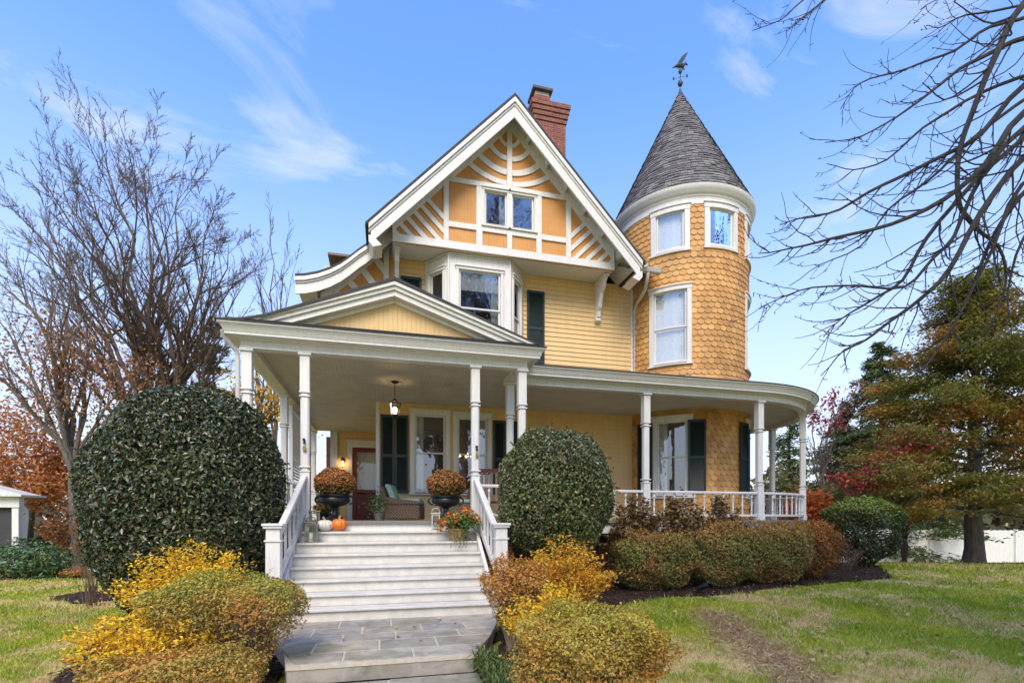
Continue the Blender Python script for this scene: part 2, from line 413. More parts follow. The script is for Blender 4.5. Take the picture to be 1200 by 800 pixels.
# recessed entrance wall, door and side walls
FB = front(YB)
mb = MB(); clap(mb, -1.55, -.1, PF, 4.76, [(-1.06, -.1, PF - .1, 4.2)], FB); part(mb, 'entrance_wall', 'yellow')
mb = MB(); clap(mb, 0, YB - YW, PF, 4.76, [], lambda u, n, z: (-.12 - n, YB - u, z)); part(mb, 'entrance_side_wall', 'yellow')
mb = MB().box(-1.24, YB - .06, PF, -1.07, YB, 4.42).box(-1.07, YB - .06, 4.2, -.13, YB, 4.42).box(-1.27, YB - .08, 4.42, -.13, YB, 4.46); part(mb, 'door_frame', 'white', .004)
d0, d1 = -1.06, -.14
mb = MB().box(d0, YB - .03, PF + .01, d0 + .13, YB + .02, 4.19).box(d1 - .13, YB - .03, PF + .01, d1, YB + .02, 4.19)
for za, zb in ((PF + .01, PF + .16), (2.42, 2.56), (2.86 - .26, 2.86 - .15), (4.05, 4.19)): mb.box(d0 + .13, YB - .029, za, d1 - .13, YB + .019, zb)
mb.box((d0 + d1) / 2 - .05, YB - .027, PF + .16, (d0 + d1) / 2 + .05, YB + .015, 2.42)
mb.box(d0 + .13, YB - .003, PF + .16, d1 - .13, YB + .005, 2.42)
door = part(mb, 'front_door', 'door', .005)
part(MB().add([(d0 + .13, YB - .01, 2.71), (d1 - .13, YB - .01, 2.71), (d1 - .13, YB - .01, 4.05), (d0 + .13, YB - .01, 4.05)], [(0, 1, 2, 3)]), 'pane', 'clearglass', parent=door)
part(MB().box(d0 + .13, YB + .12, 2.7, d1 - .13, YB + .13, 4.1), 'door_curtain', 'weathered', parent=door)
part(MB().lathe([(0, 0), (.03, .01), (.03, .03), (0, .05)], (d0 + .07, YB - .05, 2.66), 10), 'handle', 'brass', parent=door, smooth=True)
# unseen but real: rest of the main block
mb = MB()
mb.box(7.2, YW + .12, .2, 7.32, 22, 8.7).box(-1.55, 21.9, .2, 7.3, 22, 8.7).box(-1.55, YB + .2, PF - .1, -1.45, 21.9, 4.76).box(-1.5, YW + .12, 4.86, -1.42, 22, 8.2)
part(mb, 'outer_wall', 'yellow')
mb = MB().box(-.05, YW + 2.6, PF, 7.2, YW + 2.7, 8.6).box(-.05, YW + .22, PF - .05, 7.2, YW + 2.6, PF - .02).box(-1.4, YW + .15, 5.05, 7.2, 21.8, 5.1).box(-1.4, YW + .1, 8.5, 7.1, 21.8, 8.56).box(-1.4, YB + 1.2, PF, -.1, YB + 1.25, 4.7)
part(mb, 'interior_wall', 'interior')
# ---------------------------------------------------------------- bay window on the upper floor
BL, BR = (1.07, YW), (3.80, YW); ML, MR = (1.62, 12.95), (3.25, 12.95)
zb0, zb1 = 5.5, 8.535
segs = [along(BL, ML), along(ML, MR), along(MR, BR)]; lens = [math.dist(BL, ML), math.dist(ML, MR), math.dist(MR, BR)]
bm_ = MB()
wz = [(.17, lens[0] - .14, 6.45, 8.18), (.21, lens[1] - .21, 6.45, 8.18), (.14, lens[2] - .17, 6.45, 8.18)]
for fn, L, w in zip(segs, lens, wz):
    q = MB().ubox(0, -.05, zb0, w[0], 0, zb1).ubox(w[1], -.05, zb0, L, 0, zb1).ubox(w[0], -.05, w[3], w[1], 0, zb1).ubox(w[0], -.05, zb0, w[1], 0, w[2])
    q.ubox(w[0] - .06, .001, 8.22, w[1] + .06, .022, 8.25).ubox(w[0] - .06, .001, 8.45, w[1] + .06, .022, 8.48)   # raised frieze panel
    q.ubox(w[0] - .06, .001, 8.25, w[0] - .03, .02, 8.45).ubox(w[1] + .03, .001, 8.25, w[1] + .06, .02, 8.45)
    q.ubox(.0, .001, 8.495, L, .035, zb1)
    bm_.join(q.map(fn))
for p in (ML, MR): bm_.tube([(p[0], p[1], zb0), (p[0], p[1], 8.5)], .028, 10)
bay = part(bm_, 'bay_wall', 'white', .003)
for fn, w, c in zip(segs, wz, ('none', 'cafe', 'none')): window('bay_window', fn, w[0] - .02, w[1] + .02, 6.4, 8.20, .07, curtain=c, rail=7.16, sillw=.02, cwz=.07)
shutter(F1, .44, .98, 6.1, 8.1); shutter(F1, 3.90, 4.42, 6.07, 8.11)

# ---------------------------------------------------------------- the half-timbered gable
GX = 3.19; APEX = 12.18; HW = 2.98; G0 = 8.54; SL = 1.04
gzr = lambda x: min(APEX, APEX - abs(x - GX) * SL)          # soffit line on the gable face
G = front(YG)
pf = lambda y: (lambda p, q, d: (p, y - d, q))
mb = MB().prism([(GX - HW, 8.56), (GX + HW, 8.56), (GX + HW, gzr(GX + HW)), (GX, APEX), (GX - HW, gzr(GX - HW))], pf(YG), -.05, -.002)
# holes for the two attic windows are behind the casings: panel is cut in three
mb = MB()
wl, wr, wb, wt = 2.47, 3.92, 9.25, 10.26
def panel(poly): mb.prism(poly, pf(YG), -.05, -.002)
panel([(GX - HW, G0), (GX + HW, G0), (GX + HW, gzr(GX + HW)), (GX + HW - (wb - gzr(GX + HW)) / SL, wb), (GX - HW + (wb - gzr(GX - HW)) / SL, wb), (GX - HW, gzr(GX - HW))])
panel([(GX - (APEX - wb) / SL, wb), (wl, wb), (wl, wt), (GX - (APEX - wt) / SL, wt)]); panel([(wr, wb), (GX + (APEX - wb) / SL, wb), (GX + (APEX - wt) / SL, wt), (wr, wt)])
panel([(GX - (APEX - wt) / SL, wt), (GX + (APEX - wt) / SL, wt), (GX, APEX)])
gable = part(mb, 'gable_panel', 'orangebead')
def clip_poly(poly, a, b, c):          # keep a*x+b*z<=c
    out = []
    for i in range(len(poly)):
        p, q = poly[i], poly[(i + 1) % len(poly)]; fp = a * p[0] + b * p[1] - c; fq = a * q[0] + b * q[1] - c
        if fp <= 0: out.append(p)
        if fp * fq < 0: t = fp / (fp - fq); out.append((p[0] + t * (q[0] - p[0]), p[1] + t * (q[1] - p[1])))
    return out
tr = MB(); T1, T2, T3 = .036, .042, .048
rect = lambda x0, z0, x1, z1, d: tr.prism([(x0, z0), (x1, z0), (x1, z1), (x0, z1)], pf(YG), 0, d)
rect(GX - HW, G0, GX + HW, 8.73, T3)                                                  # bottom band
tr.prism([(GX - HW, 8.735), (GX - HW + .09, 8.735), (GX - HW + .09, gzr(GX - HW + .09)), (GX - HW, gzr(GX - HW))], pf(YG), 0, T2)
tr.prism([(GX + HW - .09, 8.735), (GX + HW, 8.735), (GX + HW, gzr(GX + HW)), (GX + HW - .09, gzr(GX + HW - .09))], pf(YG), 0, T2)
RW = .30                                                                               # raking board under the soffit
for s in (-1, 1):
    tr.prism([(GX, APEX - RW), (GX + s * (HW - .09), gzr(GX + HW - .09) - RW), (GX + s * (HW - .09), gzr(GX + HW - .09)), (GX, APEX)], pf(YG), 0, T1)
XL = [(1.47, 1.60), (2.31, 2.47), (3.12, 3.26), (3.92, 4.07), (4.76, 4.90)]
for i, (a, b) in enumerate(XL):
    top = 10.24 if i != 2 else APEX - RW - .02; rect(a, 8.735, b, top, T2)
    if i == 2: pass
for a, b in zip(XL[:-1], XL[1:]):
    rect(a[1], 9.10, b[0], 9.24, T1 + .002)
tb = 10.245; rect(GX - (APEX - RW - tb) / SL + .02, tb, XL[2][0], 10.37, T2 + .002); rect(XL[2][1], tb, GX + (APEX - RW - tb) / SL - .02, 10.37, T2 + .002)
# hanging arcs
for zc, r, w in ((11.43, .26, .10), (11.09, .60, .125), (10.73, 1.10, .15), (10.44, 1.75, .13)):
    cz = zc + r; n = 26
    for s in (-1, 1):
        pts = []
        for k in range(n + 1):
            a = (.07 + (1.35 - .07) * k / n) if r < .5 else (.075 / r + (1.2 - .075 / r) * k / n)
            x = r * sin(a); zz = cz - r * cos(a)
            if zz > APEX - RW * .55 - x * SL: break
            pts.append((x, zz, a))
        for p, q in zip(pts[:-1], pts[1:]):
            i_, o_ = r - w / 2, r + w / 2
            quad = [(i_ * sin(p[2]), cz - i_ * cos(p[2])), (o_ * sin(p[2]), cz - o_ * cos(p[2])), (o_ * sin(q[2]), cz - o_ * cos(q[2])), (i_ * sin(q[2]), cz - i_ * cos(q[2]))]
            quad = clip_poly(quad, 0, -1, -10.372); 
            if len(quad) >= 3: tr.prism([(GX + s * x, z) for x, z in quad], pf(YG), 0, T1 - .004)
# diagonals in the two corner triangles, square to the rake
for s in (-1, 1):
    xin = GX - 1.47 if s < 0 else 4.90 - GX; xin = 1.715
    tri = [(xin, 8.735), (HW - .09, 8.735), (HW - .09, gzr(GX + HW - .09) - RW * .5), (xin, APEX - xin * SL - RW * .5)]
    for k in range(6):
        c = 6.93 + .345 * k                      # lines z + x... going down towards the middle: z - x/SL... = const
        poly = tri
        # direction down-inwards for the photo's left side: perpendicular to the rake
        a, b = -1 / 1.4142, 1 / 1.4142; cc = (c) / 1.4142
        poly = clip_poly(poly, a, b, cc - .0 + .055 - .75); poly = clip_poly(poly, -a, -b, -(cc - .055 - .75))
        if len(poly) >= 3: tr.prism([(GX + s * x, z) for x, z in poly], pf(YG), 0, T1 - .006)
part(tr, 'gable_timber', 'white', .004, parent=gable)
window('attic_window', G, wl, 3.19 - .002, 9.27, 10.235, .055, double=False, curtain='right', cwz=.055, sillw=.02)
window('attic_window', G, 3.19 + .002, wr, 9.27, 10.235, .055, double=False, curtain='none', cwz=.055, sillw=.02)
part(MB().box(2.2, YG + .9, 9.0, 4.3, YG + .95, 10.6), 'attic_interior', 'interior')
# soffit under the jettied gable
mb = MB().box(GX - HW + .01, YG + .05, G0 + .012, GX + HW - .01, YW - .03, G0 + .05); part(mb, 'gable_soffit', 'white')
# brackets
def bracket(x):
    b = MB(); pr = [(0, 0), (.62, 0), (.62, -.12), (.55, -.17), (.50, -.30), (.36, -.42), (.28, -.62), (.24, -.78), (.17, -.86), (.15, -1.02), (.05, -1.05), (0, -1.02)]
    b.prism(pr, lambda p, q, d: (x + d, YW - .02 - p, G0 - .0 + q), -.055, .055)
    b.prism([(0, -.95), (.10, -.95), (.13, -1.12), (0, -1.16)], lambda p, q, d: (x + d, YW - .02 - p, G0 + q), -.075, .075)
    b.box(x - .08, YW - .70, G0 - .075, x + .08, YW - .02, G0 - .003)
    part(b, 'bracket', 'white', .008)
bracket(6.03); bracket(.33)
# ---------------------------------------------------------------- main roof
def roof_slab(poly_top, th, y0, y1, name='main_roof', mat='roof'):
    """poly_top: open profile (x, z) from left to right, extruded along y with thickness th"""
    top = poly_top; bot = [(x, z - th) for x, z in reversed(poly_top)]
    return part(MB().prism(top + bot, lambda p, q, d: (p, d, q), y0, y1), name, mat)
RY = 12.20; RT = 12.33
rz = lambda x: RT - abs(x - GX) * SL
roof_slab([(-.42, rz(-.42)), (GX, RT), (6.80, rz(6.80))], .07, RY - .03, 13.1)
LP = [(-2.08, 7.62), (-1.85, 7.655), (-1.55, 7.75), (-1.28, 7.88), (-1.02, 8.05), (-.8, 8.24), (-.6, 8.43), (-.42, rz(-.42))]
roof_slab(LP + [(GX, RT), (6.80, rz(6.80))], .07, 13.1, 22.5)
# rake boards (fascia with a crown mould) of the big gable
mb = MB()
for s in (-1, 1):
    e = 3.53; q = lambda x, off: (GX + s * x, RT - x * SL - off)
    mb.prism([q(0, .075), q(e, .075), q(e, .2), q(0, .2)], lambda p, z, d: (p, d, z), RY - .02, RY + .10)
    mb.prism([q(0, .203), q(e, .203), q(e, .27), q(0, .27)], lambda p, z, d: (p, d, z), RY + .02, RY + .10)
    mb.prism([q(0, .273), q(e - .05, .273), q(e - .05, .56), q(0, .56)], lambda p, z, d: (p, d, z), RY + .045, RY + .09)
    # boxed end of the overhang, with its scalloped drop
    mb.prism([q(e - .12, .5), q(e - .0, .34), q(e - .0, .50), (GX + s * (e - .10), RT - e * SL - .62), (GX + s * (e - .3), RT - e * SL - .55)], lambda p, z, d: (p, d, z), RY + .0, RY + .6)
part(mb, 'rake_board', 'white', .005)
# sloping soffit boards and lookouts beneath the overhang
mb = MB()
for s in (-1, 1):
    q = lambda x, off: (GX + s * x, RT - x * SL - off)
    mb.prism([q(0, .13), q(3.5, .13), q(3.5, .15), q(0, .15)], lambda p, z, d: (p, d, z), RY + .1, YW)
    for k in range(6):
        x = .42 + k * .52; x2 = x + .07
        mb.prism([q(x, .15), q(x2, .15), q(x2, .30), q(x, .30)], lambda p, z, d: (p, d, z), RY + .1, YG)
part(mb, 'eave_soffit', 'weathered')
# flared rake at the left, its half-timber panel
FY = 13.1
def flare_band(off0, off1, y0, y1, mbx):
    for (x0, z0), (x1, z1) in zip(FL[:-1], FL[1:]):
        mbx.prism([(x0, z0 - off1), (x1, z1 - off1), (x1, z1 - off0), (x0, z0 - off0)], lambda p, z, d: (p, d, z), y0, y1)
FL = [(x, z) for x, z in LP] + [(.0, rz(.0)), (.4, rz(.4))]
mb = MB(); flare_band(.075, .17, FY - .02, FY + .1, mb); flare_band(.172, .22, FY + .02, FY + .1, mb); flare_band(.222, .47, FY + .05, FY + .09, mb)
part(mb, 'flared_rake_board', 'white', .003)
mb = MB(); flare_band(.13, .16, FY + .1, 22.0, mb); part(mb, 'flared_soffit', 'weathered')
mb = MB()
fl2 = [(-1.55, 7.30), (-1.28, 7.52), (-1.02, 7.72), (-.8, 7.93), (-.6, 8.13), (-.4, 8.36), (-.2, 8.57), (.0, 8.78), (.16, 8.9)]
mb.prism([(-1.55, 6.6), (.16, 6.6)] + [(x, z + .1) for x, z in reversed(fl2)], pf(YW), .03, .05); fp_ = part(mb, 'flare_panel', 'orangebead')
mb = MB()
for (x0, z0), (x1, z1) in zip(fl2[:-1], fl2[1:]): mb.prism([(x0, z0 - .13), (x1, z1 - .13), (x1, z1 + .12), (x0, z0 + .12)], pf(YW), .052, .085)
mb.prism([(.0, 6.6), (.14, 6.6), (.14, 8.75), (.0, 8.62)], pf(YW), .052, .095)
mb.prism([(-1.55, 6.6), (-1.2, 6.6), (-1.2, 7.3), (-1.55, 7.1)], pf(YW), .052, .08)
for k, (x, z) in enumerate(((-1.2, 7.50), (-.86, 7.80), (-.52, 8.12), (-.2, 8.45))):
    L = 1.7; w = .065; dx, dz = .62, -.78
    p = [(x - w, z - w * .8), (x + w, z + w * .8), (x + w + dx * L, z + w * .8 + dz * L), (x - w + dx * L, z - w * .8 + dz * L)]
    p = clip_poly(p, 1, 0, .0); mb.prism(p, pf(YW), .052, .083) if len(p) > 2 else None
part(mb, 'flare_timber', 'white', .004, parent=fp_)
# eave end of the flared roof with its gutter, small side dormer peeping over it
part(MB().box(-2.06, FY + .11, 7.33, -1.62, 22, 7.39).box(-2.10, FY + .02, 7.44, -2.0, 22, 7.56), 'eave_gutter', 'weathered', .004)
dm = part(MB().box(-1.6, 15.6, 7.7, -.6, 17.2, 8.62), 'dormer', 'weathered', .004); part(MB().box(-1.72, 15.45, 8.625, -.4, 17.3, 8.70), 'dormer_roof', 'roof', parent=dm)
# gutter pieces and the little roof between gable and tower
mb = MB()
g = lambda y0, y1, x, z: mb.prism([(x - .08, z - .11), (x + .06, z - .11), (x + .09, z - .03), (x + .1, z), (x + .075, z), (x + .05, z - .08), (x - .055, z - .08), (x - .055, z), (x - .08, z)], lambda p, q, d: (p, d, q), y0, y1)
g(RY + .12, 13.35, 6.86, 8.62)
mb2 = MB().prism([(0, -.11), (.14, -.11), (.17, -.03), (.18, 0), (.15, 0), (.12, -.08), (.02, -.08), (.02, 0), (0, 0)], lambda p, q, d: (d, 12.55 - p, 8.56 + q), 6.62, 7.40)
part(mb.join(mb2), 'gutter', 'metal', .003)
part(MB().prism([(12.50, 8.56), (13.7, 9.3), (13.7, 9.2), (12.50, 8.50)], lambda p, q, d: (d, p, q), 6.4, 7.38), 'link_roof', 'slate')
part(MB().tube([(7.03, 12.47, 8.46), (7.03, 12.48, 8.34), (7.10, 12.75, 8.10), (7.20, 13.40, 7.98), (7.22, 13.56, 7.85), (7.22, 13.57, 5.6), (7.22, 13.57, 5.25)], .045, 10), 'downspout', 'metal', smooth=True)
part(MB().box(7.12, YW - .035, 5.3, 7.18, YW, 8.7), 'corner_trim', 'white')
# chimney
mb = MB().box(5.0, 16.5, 9.0, 6.13, 17.3, 15.36)
for k, o in enumerate((.035, .07, .105, .14)): mb.box(5.0 - o, 16.5 - o, 15.362 + k * .15, 6.13 + o, 17.3 + o, 15.36 + (k + 1) * .15)
mb.box(4.93, 16.45, 15.962, 6.20, 17.35, 16.05)
ch = part(mb, 'chimney', 'brick', .006)
part(MB().box(5.02, 16.55, 16.052, 5.58, 17.1, 16.28), 'flue', 'brick', parent=ch, bevel=.006)
part(MB().box(5.05, 16.58, 16.282, 5.55, 17.07, 16.40), 'flue_collar', 'metal', parent=ch); part(MB().box(4.95, 16.46, 16.402, 5.66, 17.2, 16.50), 'flue_cap', 'rust', parent=ch, bevel=.01)
# ---------------------------------------------------------------- the round tower
def tpt(a, r, z): return (TX + r * sin(a), TY - r * cos(a), z)
tow_open = []   # angle0, angle1, z0, z1 of the openings
TW = []
for kind, ac, half, z0, z1 in (('u', -41, 15.6, 9.16, 10.42), ('u', 2, 16, 9.20, 10.44), ('u', 47, 15.6, 9.2, 10.44),
                               ('m', -41, 17, 6.02, 8.20), ('m', 49, 17, 6.02, 8.20), ('l', -39.5, 16, 2.30, 4.55), ('l', 49, 16, 2.30, 4.55)):
    tow_open.append((R_(ac - half + 2.0), R_(ac + half - 2.0), z0 + .02, z1 - .06)); TW.append((kind, ac, half, z0, z1))
A0, A1 = R_(-100), R_(135)
def tr_at(z):   # the shingle skin swells a little at the belts
    return TR + .045 * max(0, 1 - abs(z - 9.18) / .16) * (z < 9.22) + .06 * max(0, 1 - abs(z - 5.52) / .22)
zs = sorted({.2, 4.76, 5.3, 10.75} | {q for o in tow_open for q in o[2:]}); angs = sorted({A0 + (A1 - A0) * i / 78 for i in range(79)} | {q for o in tow_open for q in o[:2]})
mb = MB(); 
for za, zb in zip(zs[:-1], zs[1:]):
    for a, b in zip(angs[:-1], angs[1:]):
        am, zm = (a + b) / 2, (za + zb) / 2
        if any(o[0] <= am <= o[1] and o[2] <= zm <= o[3] for o in tow_open): continue
        mb.add([tpt(a, TR - .012, za), tpt(b, TR - .012, za), tpt(b, TR - .012, zb), tpt(a, TR - .012, zb)], [(0, 1, 2, 3)])
sh = mb; e = .155; nw = 65; rows = [PF + .0 + i * e for i in range(int((10.45 - PF) / e) + 1)]
for i, z in enumerate(rows):
    if 4.74 < z + e * .5 < 5.32: continue
    for k in range(nw):
        a = 2 * PI * (k + .5 * (i % 2)) / nw - PI
        if not A0 < a < A1: continue
        if any(o[0] - .012 <= a <= o[1] + .012 and o[2] - .02 <= z + .1 <= o[3] + .09 for o in tow_open): continue
        w = 2 * PI / nw * .97; zt = z + e * 1.28; j = random.uniform(-.006, .006); rb = tr_at(z) + .024; rt = tr_at(zt) + .001
        prof = [(-.5, .30)] + [(-.5 * cos(t * PI / 6), .30 - .30 * sin(t * PI / 6)) for t in range(1, 6)] + [(.5, .30)]
        vs = [tpt(a - w / 2, rt, zt)] + [tpt(a + u * w, rb - (rb - rt) * v * .8, z + j + v * e * 1.28) for u, v in prof] + [tpt(a + w / 2, rt, zt)]
        nf = len(vs); vs += [tpt(a + u * w, TR - .01, z + j + v * e * 1.28 + .004) for u, v in prof]
        sh.add(vs, [tuple(range(nf))] + [(1 + q, nf + q, nf + q + 1, 2 + q) for q in range(len(prof) - 1)])
tower = sh.build('tower_wall', M['fishscale'], H, fix=False)
part(MB().lathe([(TR + .03, 10.40), (TR + .04, 10.43), (TR + .035, 10.46), (TR + .035, 10.57), (TR + .05, 10.598), (TR - .05, 10.598), (TR - .05, 10.40), (TR + .03, 10.40)], (TX, TY, 0), 72, A0, A1), 'tower_frieze', 'white', smooth=True)
part(MB().lathe([(TR - .1, 10.60), (TR + .06, 10.602), (TR + .075, 10.65), (TR + .12, 10.675), (TR + .13, 10.70), (TR + .17, 10.74), (TR + .205, 10.81), (TR + .215, 10.87), (TR + .19, 10.89), (TR - .1, 10.895)], (TX, TY, 0), 96), 'tower_cornice', 'white', smooth=True)
# conical roof, every slate separate
mb = MB().lathe([(TR + .15, 10.897), (TR + .15, 10.92), (.02, 15.13)], (TX, TY, 0), 64)
rowsn = 42; SLT = math.hypot(TR + .35, 4.23)
for i in range(rowsn):
    t0, t1 = i / rowsn, min(1, (i + 1.35) / rowsn); r0, r1 = (TR + .15) * (1 - t0) + .03, (TR + .15) * (1 - t1) + .012
    z0, z1 = 10.925 + 4.23 * t0, 10.925 + 4.23 * t1; n = max(9, int(2 * PI * r0 / .18)); ph = random.random()
    for k in range(n):
        a = 2 * PI * (k + ph) / n; w = 2 * PI / n * .48; j = random.uniform(-.018, .018)
        vs = [tpt(a - w, r0 + .014, z0 + j), tpt(a + w, r0 + .014, z0 + j), tpt(a + w, r1 + .002, z1), tpt(a - w, r1 + .002, z1), tpt(a - w, r0 - .02, z0 + j), tpt(a + w, r0 - .02, z0 + j)]
        mb.add(vs, [(0, 1, 2, 3), (4, 5, 1, 0)])
mb.build('tower_roof', M['slate'], H, fix=False)
part(MB().lathe([(.0, 15.27), (.03, 15.25), (.045, 15.16), (.075, 15.08), (.11, 15.0)], (TX, TY, 0), 14), 'tower_finial', 'copper', smooth=True)
# weathervane: rod, balls, letters bar and a winged horse-like beast
vane = MB().tube([(TX, TY, 15.2), (TX, TY, 15.95)], .013, 8).build('weathervane', M['copper'], H)
for z_, k_ in ((15.42, 1.0), (15.80, .75)): part(MB().lathe([(0, -.11 * k_), (.06 * k_, -.07 * k_), (.085 * k_, 0), (.06 * k_, .07 * k_), (0, .11 * k_)], (TX, TY, z_), 12), 'ball', 'copper', parent=vane, smooth=True)
part(MB().beam((TX - .17, TY + .1, 15.62), (TX + .17, TY - .1, 15.62), .012, .012).beam((TX - .1, TY - .17, 15.62), (TX + .1, TY + .17, 15.62), .012, .012).box(TX - .2, TY + .09, 15.58, TX - .15, TY + .11, 15.66).box(TX + .15, TY - .11, 15.58, TX + .2, TY - .09, 15.66), 'compass_arms', 'copper', parent=vane)
bz = 15.98; KS = .78
beast = MB().tube([(TX - .34, TY, bz - .16), (TX - .22, TY, bz - .06), (TX - .08, TY, bz), (TX + .1, TY, bz + .02), (TX + .2, TY, bz + .1), (TX + .27, TY, bz + .16)], [.02, .05, .085, .085, .05, .025], 8)
beast.tube([(TX + .24, TY, bz + .14), (TX + .34, TY, bz + .10)], [.045, .02], 6).tube([(TX + .22, TY, bz + .15), (TX + .24, TY, bz + .24)], [.02, .008], 5)
for dx, dz in ((.14, -.14), (.08, -.16), (-.14, -.16)): beast.tube([(TX + dx, TY, bz - .02), (TX + dx + .05, TY, bz + dz)], [.03, .012], 6)
beast.map(lambda x, y, z: (TX + (x - TX) * KS, TY + (y - TY) * KS, bz + (z - bz) * KS)); part(beast, 'creature', 'copper', parent=vane, smooth=True)
wing = MB()
for s in (-.04, .04): wing.prism([(-.1, .03), (.02, .05), (.16, .24), (.30, .55), (.12, .42), (.0, .28), (-.08, .16)], lambda p, q, d: (TX + p, TY + s + d + q * s * 2, bz + q), -.008, .008)
wing.map(lambda x, y, z: (TX + (x - TX) * KS, TY + (y - TY) * KS, bz + (z - bz) * KS)); part(wing, 'wing', 'copper', parent=vane)
for kind, ac, half, z0, z1 in TW:
    fn = polar(R_(ac)); u = R_(half) * TR
    if kind == 'u': window('tower_window', fn, -u, u, z0, z1, .14, double=False, seg=5, curtain='full' if ac < 0 else 'none', sillw=.02)
    elif kind == 'm': window('tower_window', fn, -u, u, z0, z1, .12, seg=5, curtain='full', sillw=.02, rail=7.06)
    else: window('tower_window', fn, -u, u, z0, z1, .13, seg=5, curtain='left', sillw=.03, rail=3.42)
def tang(a, off=0): 
    a = R_(a); c = tpt(a, TR + .02, 0); return lambda u, n, z: (c[0] + cos(a) * u + sin(a) * n, c[1] + sin(a) * u - cos(a) * n, z)
for a in (-20.2, -61.5, 27.0, 70): shutter(tang(a), -.245, .245, 2.42, 4.43)
part(MB().lathe([(TR - .6, 1.7), (TR - .6, 10.6)], (TX, TY, 0), 32, A0, A1), 'tower_interior', 'interior')

# ---------------------------------------------------------------- porch
def arc(r, a0=0, a1=R_(175), n=44): return [(TX + r * sin(a0 + (a1 - a0) * i / n), TY - r * cos(a0 + (a1 - a0) * i / n)) for i in range(n + 1)]
path = [(-2.30, 18.4), (-2.30, YC), (2.66, YC), (2.66, 10.75)] + arc(PR)
def offs(path, d):
    out = []
    for i, p in enumerate(path):
        ns = []
        for a, b in ((i - 1, i), (i, i + 1)):
            if a < 0 or b >= len(path): continue
            t = Vector((path[b][0] - path[a][0], path[b][1] - path[a][1])).normalized(); ns.append(Vector((t.y, -t.x)))
        if len(ns) == 2: m = (ns[0] + ns[1]); m = m / (1 + ns[0].dot(ns[1]))
        else: m = ns[0]
        out.append((p[0] + m.x * d, p[1] + m.y * d))
    return out
def sweep(prof, path, closed=True):
    rings = [offs(path, o) for o, z in prof]; mb = MB(); m = len(prof); n = len(path)
    for i in range(n):
        for k in range(m): mb.v.append((rings[k][i][0], rings[k][i][1], prof[k][1]))
    for i in range(n - 1):
        for k in range(m if closed else m - 1):
            k2 = (k + 1) % m; mb.f.append((i * m + k, (i + 1) * m + k, (i + 1) * m + k2, i * m + k2))
    if closed: mb.f += [tuple(range(m)), tuple((n - 1) * m + k for k in range(m - 1, -1, -1))]
    return mb
part(sweep([(-.1, 4.64), (.1, 4.64), (.1, 4.665), (.088, 4.67), (.088, 4.765), (-.1, 4.765)], path), 'porch_frieze', 'white', smooth=True)
part(sweep([(-.1, 4.767), (.105, 4.767), (.125, 4.79), (.29, 4.805), (.29, 4.835), (.305, 4.85), (.32, 4.90), (.36, 4.95), (.38, 4.965), (.38, 4.99), (-.1, 5.0)], path), 'porch_cornice', 'white', smooth=True)
part(sweep([(-.1, 5.002), (.40, 4.993), (.40, 5.012), (-.1, 5.03)], path), 'cornice_flashing', 'roof')
# floor, ceiling, low roofs
def plan(polys, z0, z1, name, mat):
    mb = MB()
    for p in polys: mb.prism(p, lambda a, b, d: (a, b, d), z0, z1)
    return part(mb, name, mat)
box2 = lambda a, b, c, d: [(a, b), (c, b), (c, d), (a, d)]
plan([box2(-2.5, 9.47, 2.86, YW), box2(2.86, 10.55, TX, YW), [(TX, TY)] + arc(PR + .2), box2(-2.5, YW, -.12, YB)], PF - .05, PF, 'porch_floor', 'floor')
plan([box2(-2.42, 9.52, 2.78, 9.56), box2(2.82, 10.62, TX, 10.66)], 1.36, PF - .052, 'porch_skirt_board', 'white')
part(MB().lathe([(PR + .13, 1.36), (PR + .13, PF - .052), (PR + .09, PF - .052), (PR + .09, 1.36), (PR + .13, 1.36)], (TX, TY, 0), 48, 0, R_(175)), 'round_skirt_board', 'white')
plan([box2(-2.3, YC, 2.66, YW), box2(2.66, 10.75, TX, YW), [(TX, TY)] + arc(PR), box2(-2.3, YW, -.12, YB)], 4.74, 4.76, 'porch_ceiling', 'ceilbead')
mb = MB().prism([(10.40, 5.03), (YW, 5.55), (YW, 5.45), (10.40, 5.015)], lambda p, q, d: (d, p, q), 2.9, TX)
mb.lathe([(PR + .36, 5.02), (TR + .02, 5.42), (TR + .02, 5.35)], (TX, TY, 0), 48, 0, R_(175)); part(mb, 'porch_roof', 'roof')
mb = MB().prism([(-2.68, 5.02), (-.1, 5.6), (-.1, 5.5), (-2.68, 5.0)], lambda p, q, d: (p, d, q), YW, YB + .3); part(mb, 'side_porch_roof', 'roof')
# pediment over the steps
PX, PZ, PY = .19, 6.03, 9.30
mb = MB().prism([(-2.73, 5.015), (-2.3, 5.055), (-1.95, 5.15), (PX, PZ), (2.95, 5.03), (2.95, 4.99 + .025), (PX, PZ - .06), (-1.95, 5.10), (-2.3, 5.02)], lambda p, q, d: (p, d, q), PY - .04, YW - .05); part(mb, 'pediment_roof', 'roof')
mb = MB()
for s, xe, ze in ((-1, -2.18, 5.075), (1, 2.86, 5.06)):
    def q(t, off): return (PX + (xe - PX) * t, (PZ - .065) + (ze - (PZ - .065)) * t - off)
    cl = lambda poly: clip_poly(poly, 0, -1, -5.034)
    for o0, o1, y0, y1 in ((0, .07, PY - .02, PY + .3), (.072, .14, PY + .02, PY + .3), (.142, .24, PY + .06, PY + .3), (.242, .31, PY + .20, PY + .3)):
        mb.prism(cl([q(0, o1), q(1, o1), q(1, o0), q(0, o0)]), lambda p, z, d: (p, d, z), y0, y1)
part(mb, 'pediment_moulding', 'white', .004)
part(MB().prism([(-1.95, 5.035), (2.5, 5.035), (PX, PZ - .2)], lambda p, z, d: (p, d, z), PY + .26, PY + .29), 'pediment_panel', 'yellowbead')
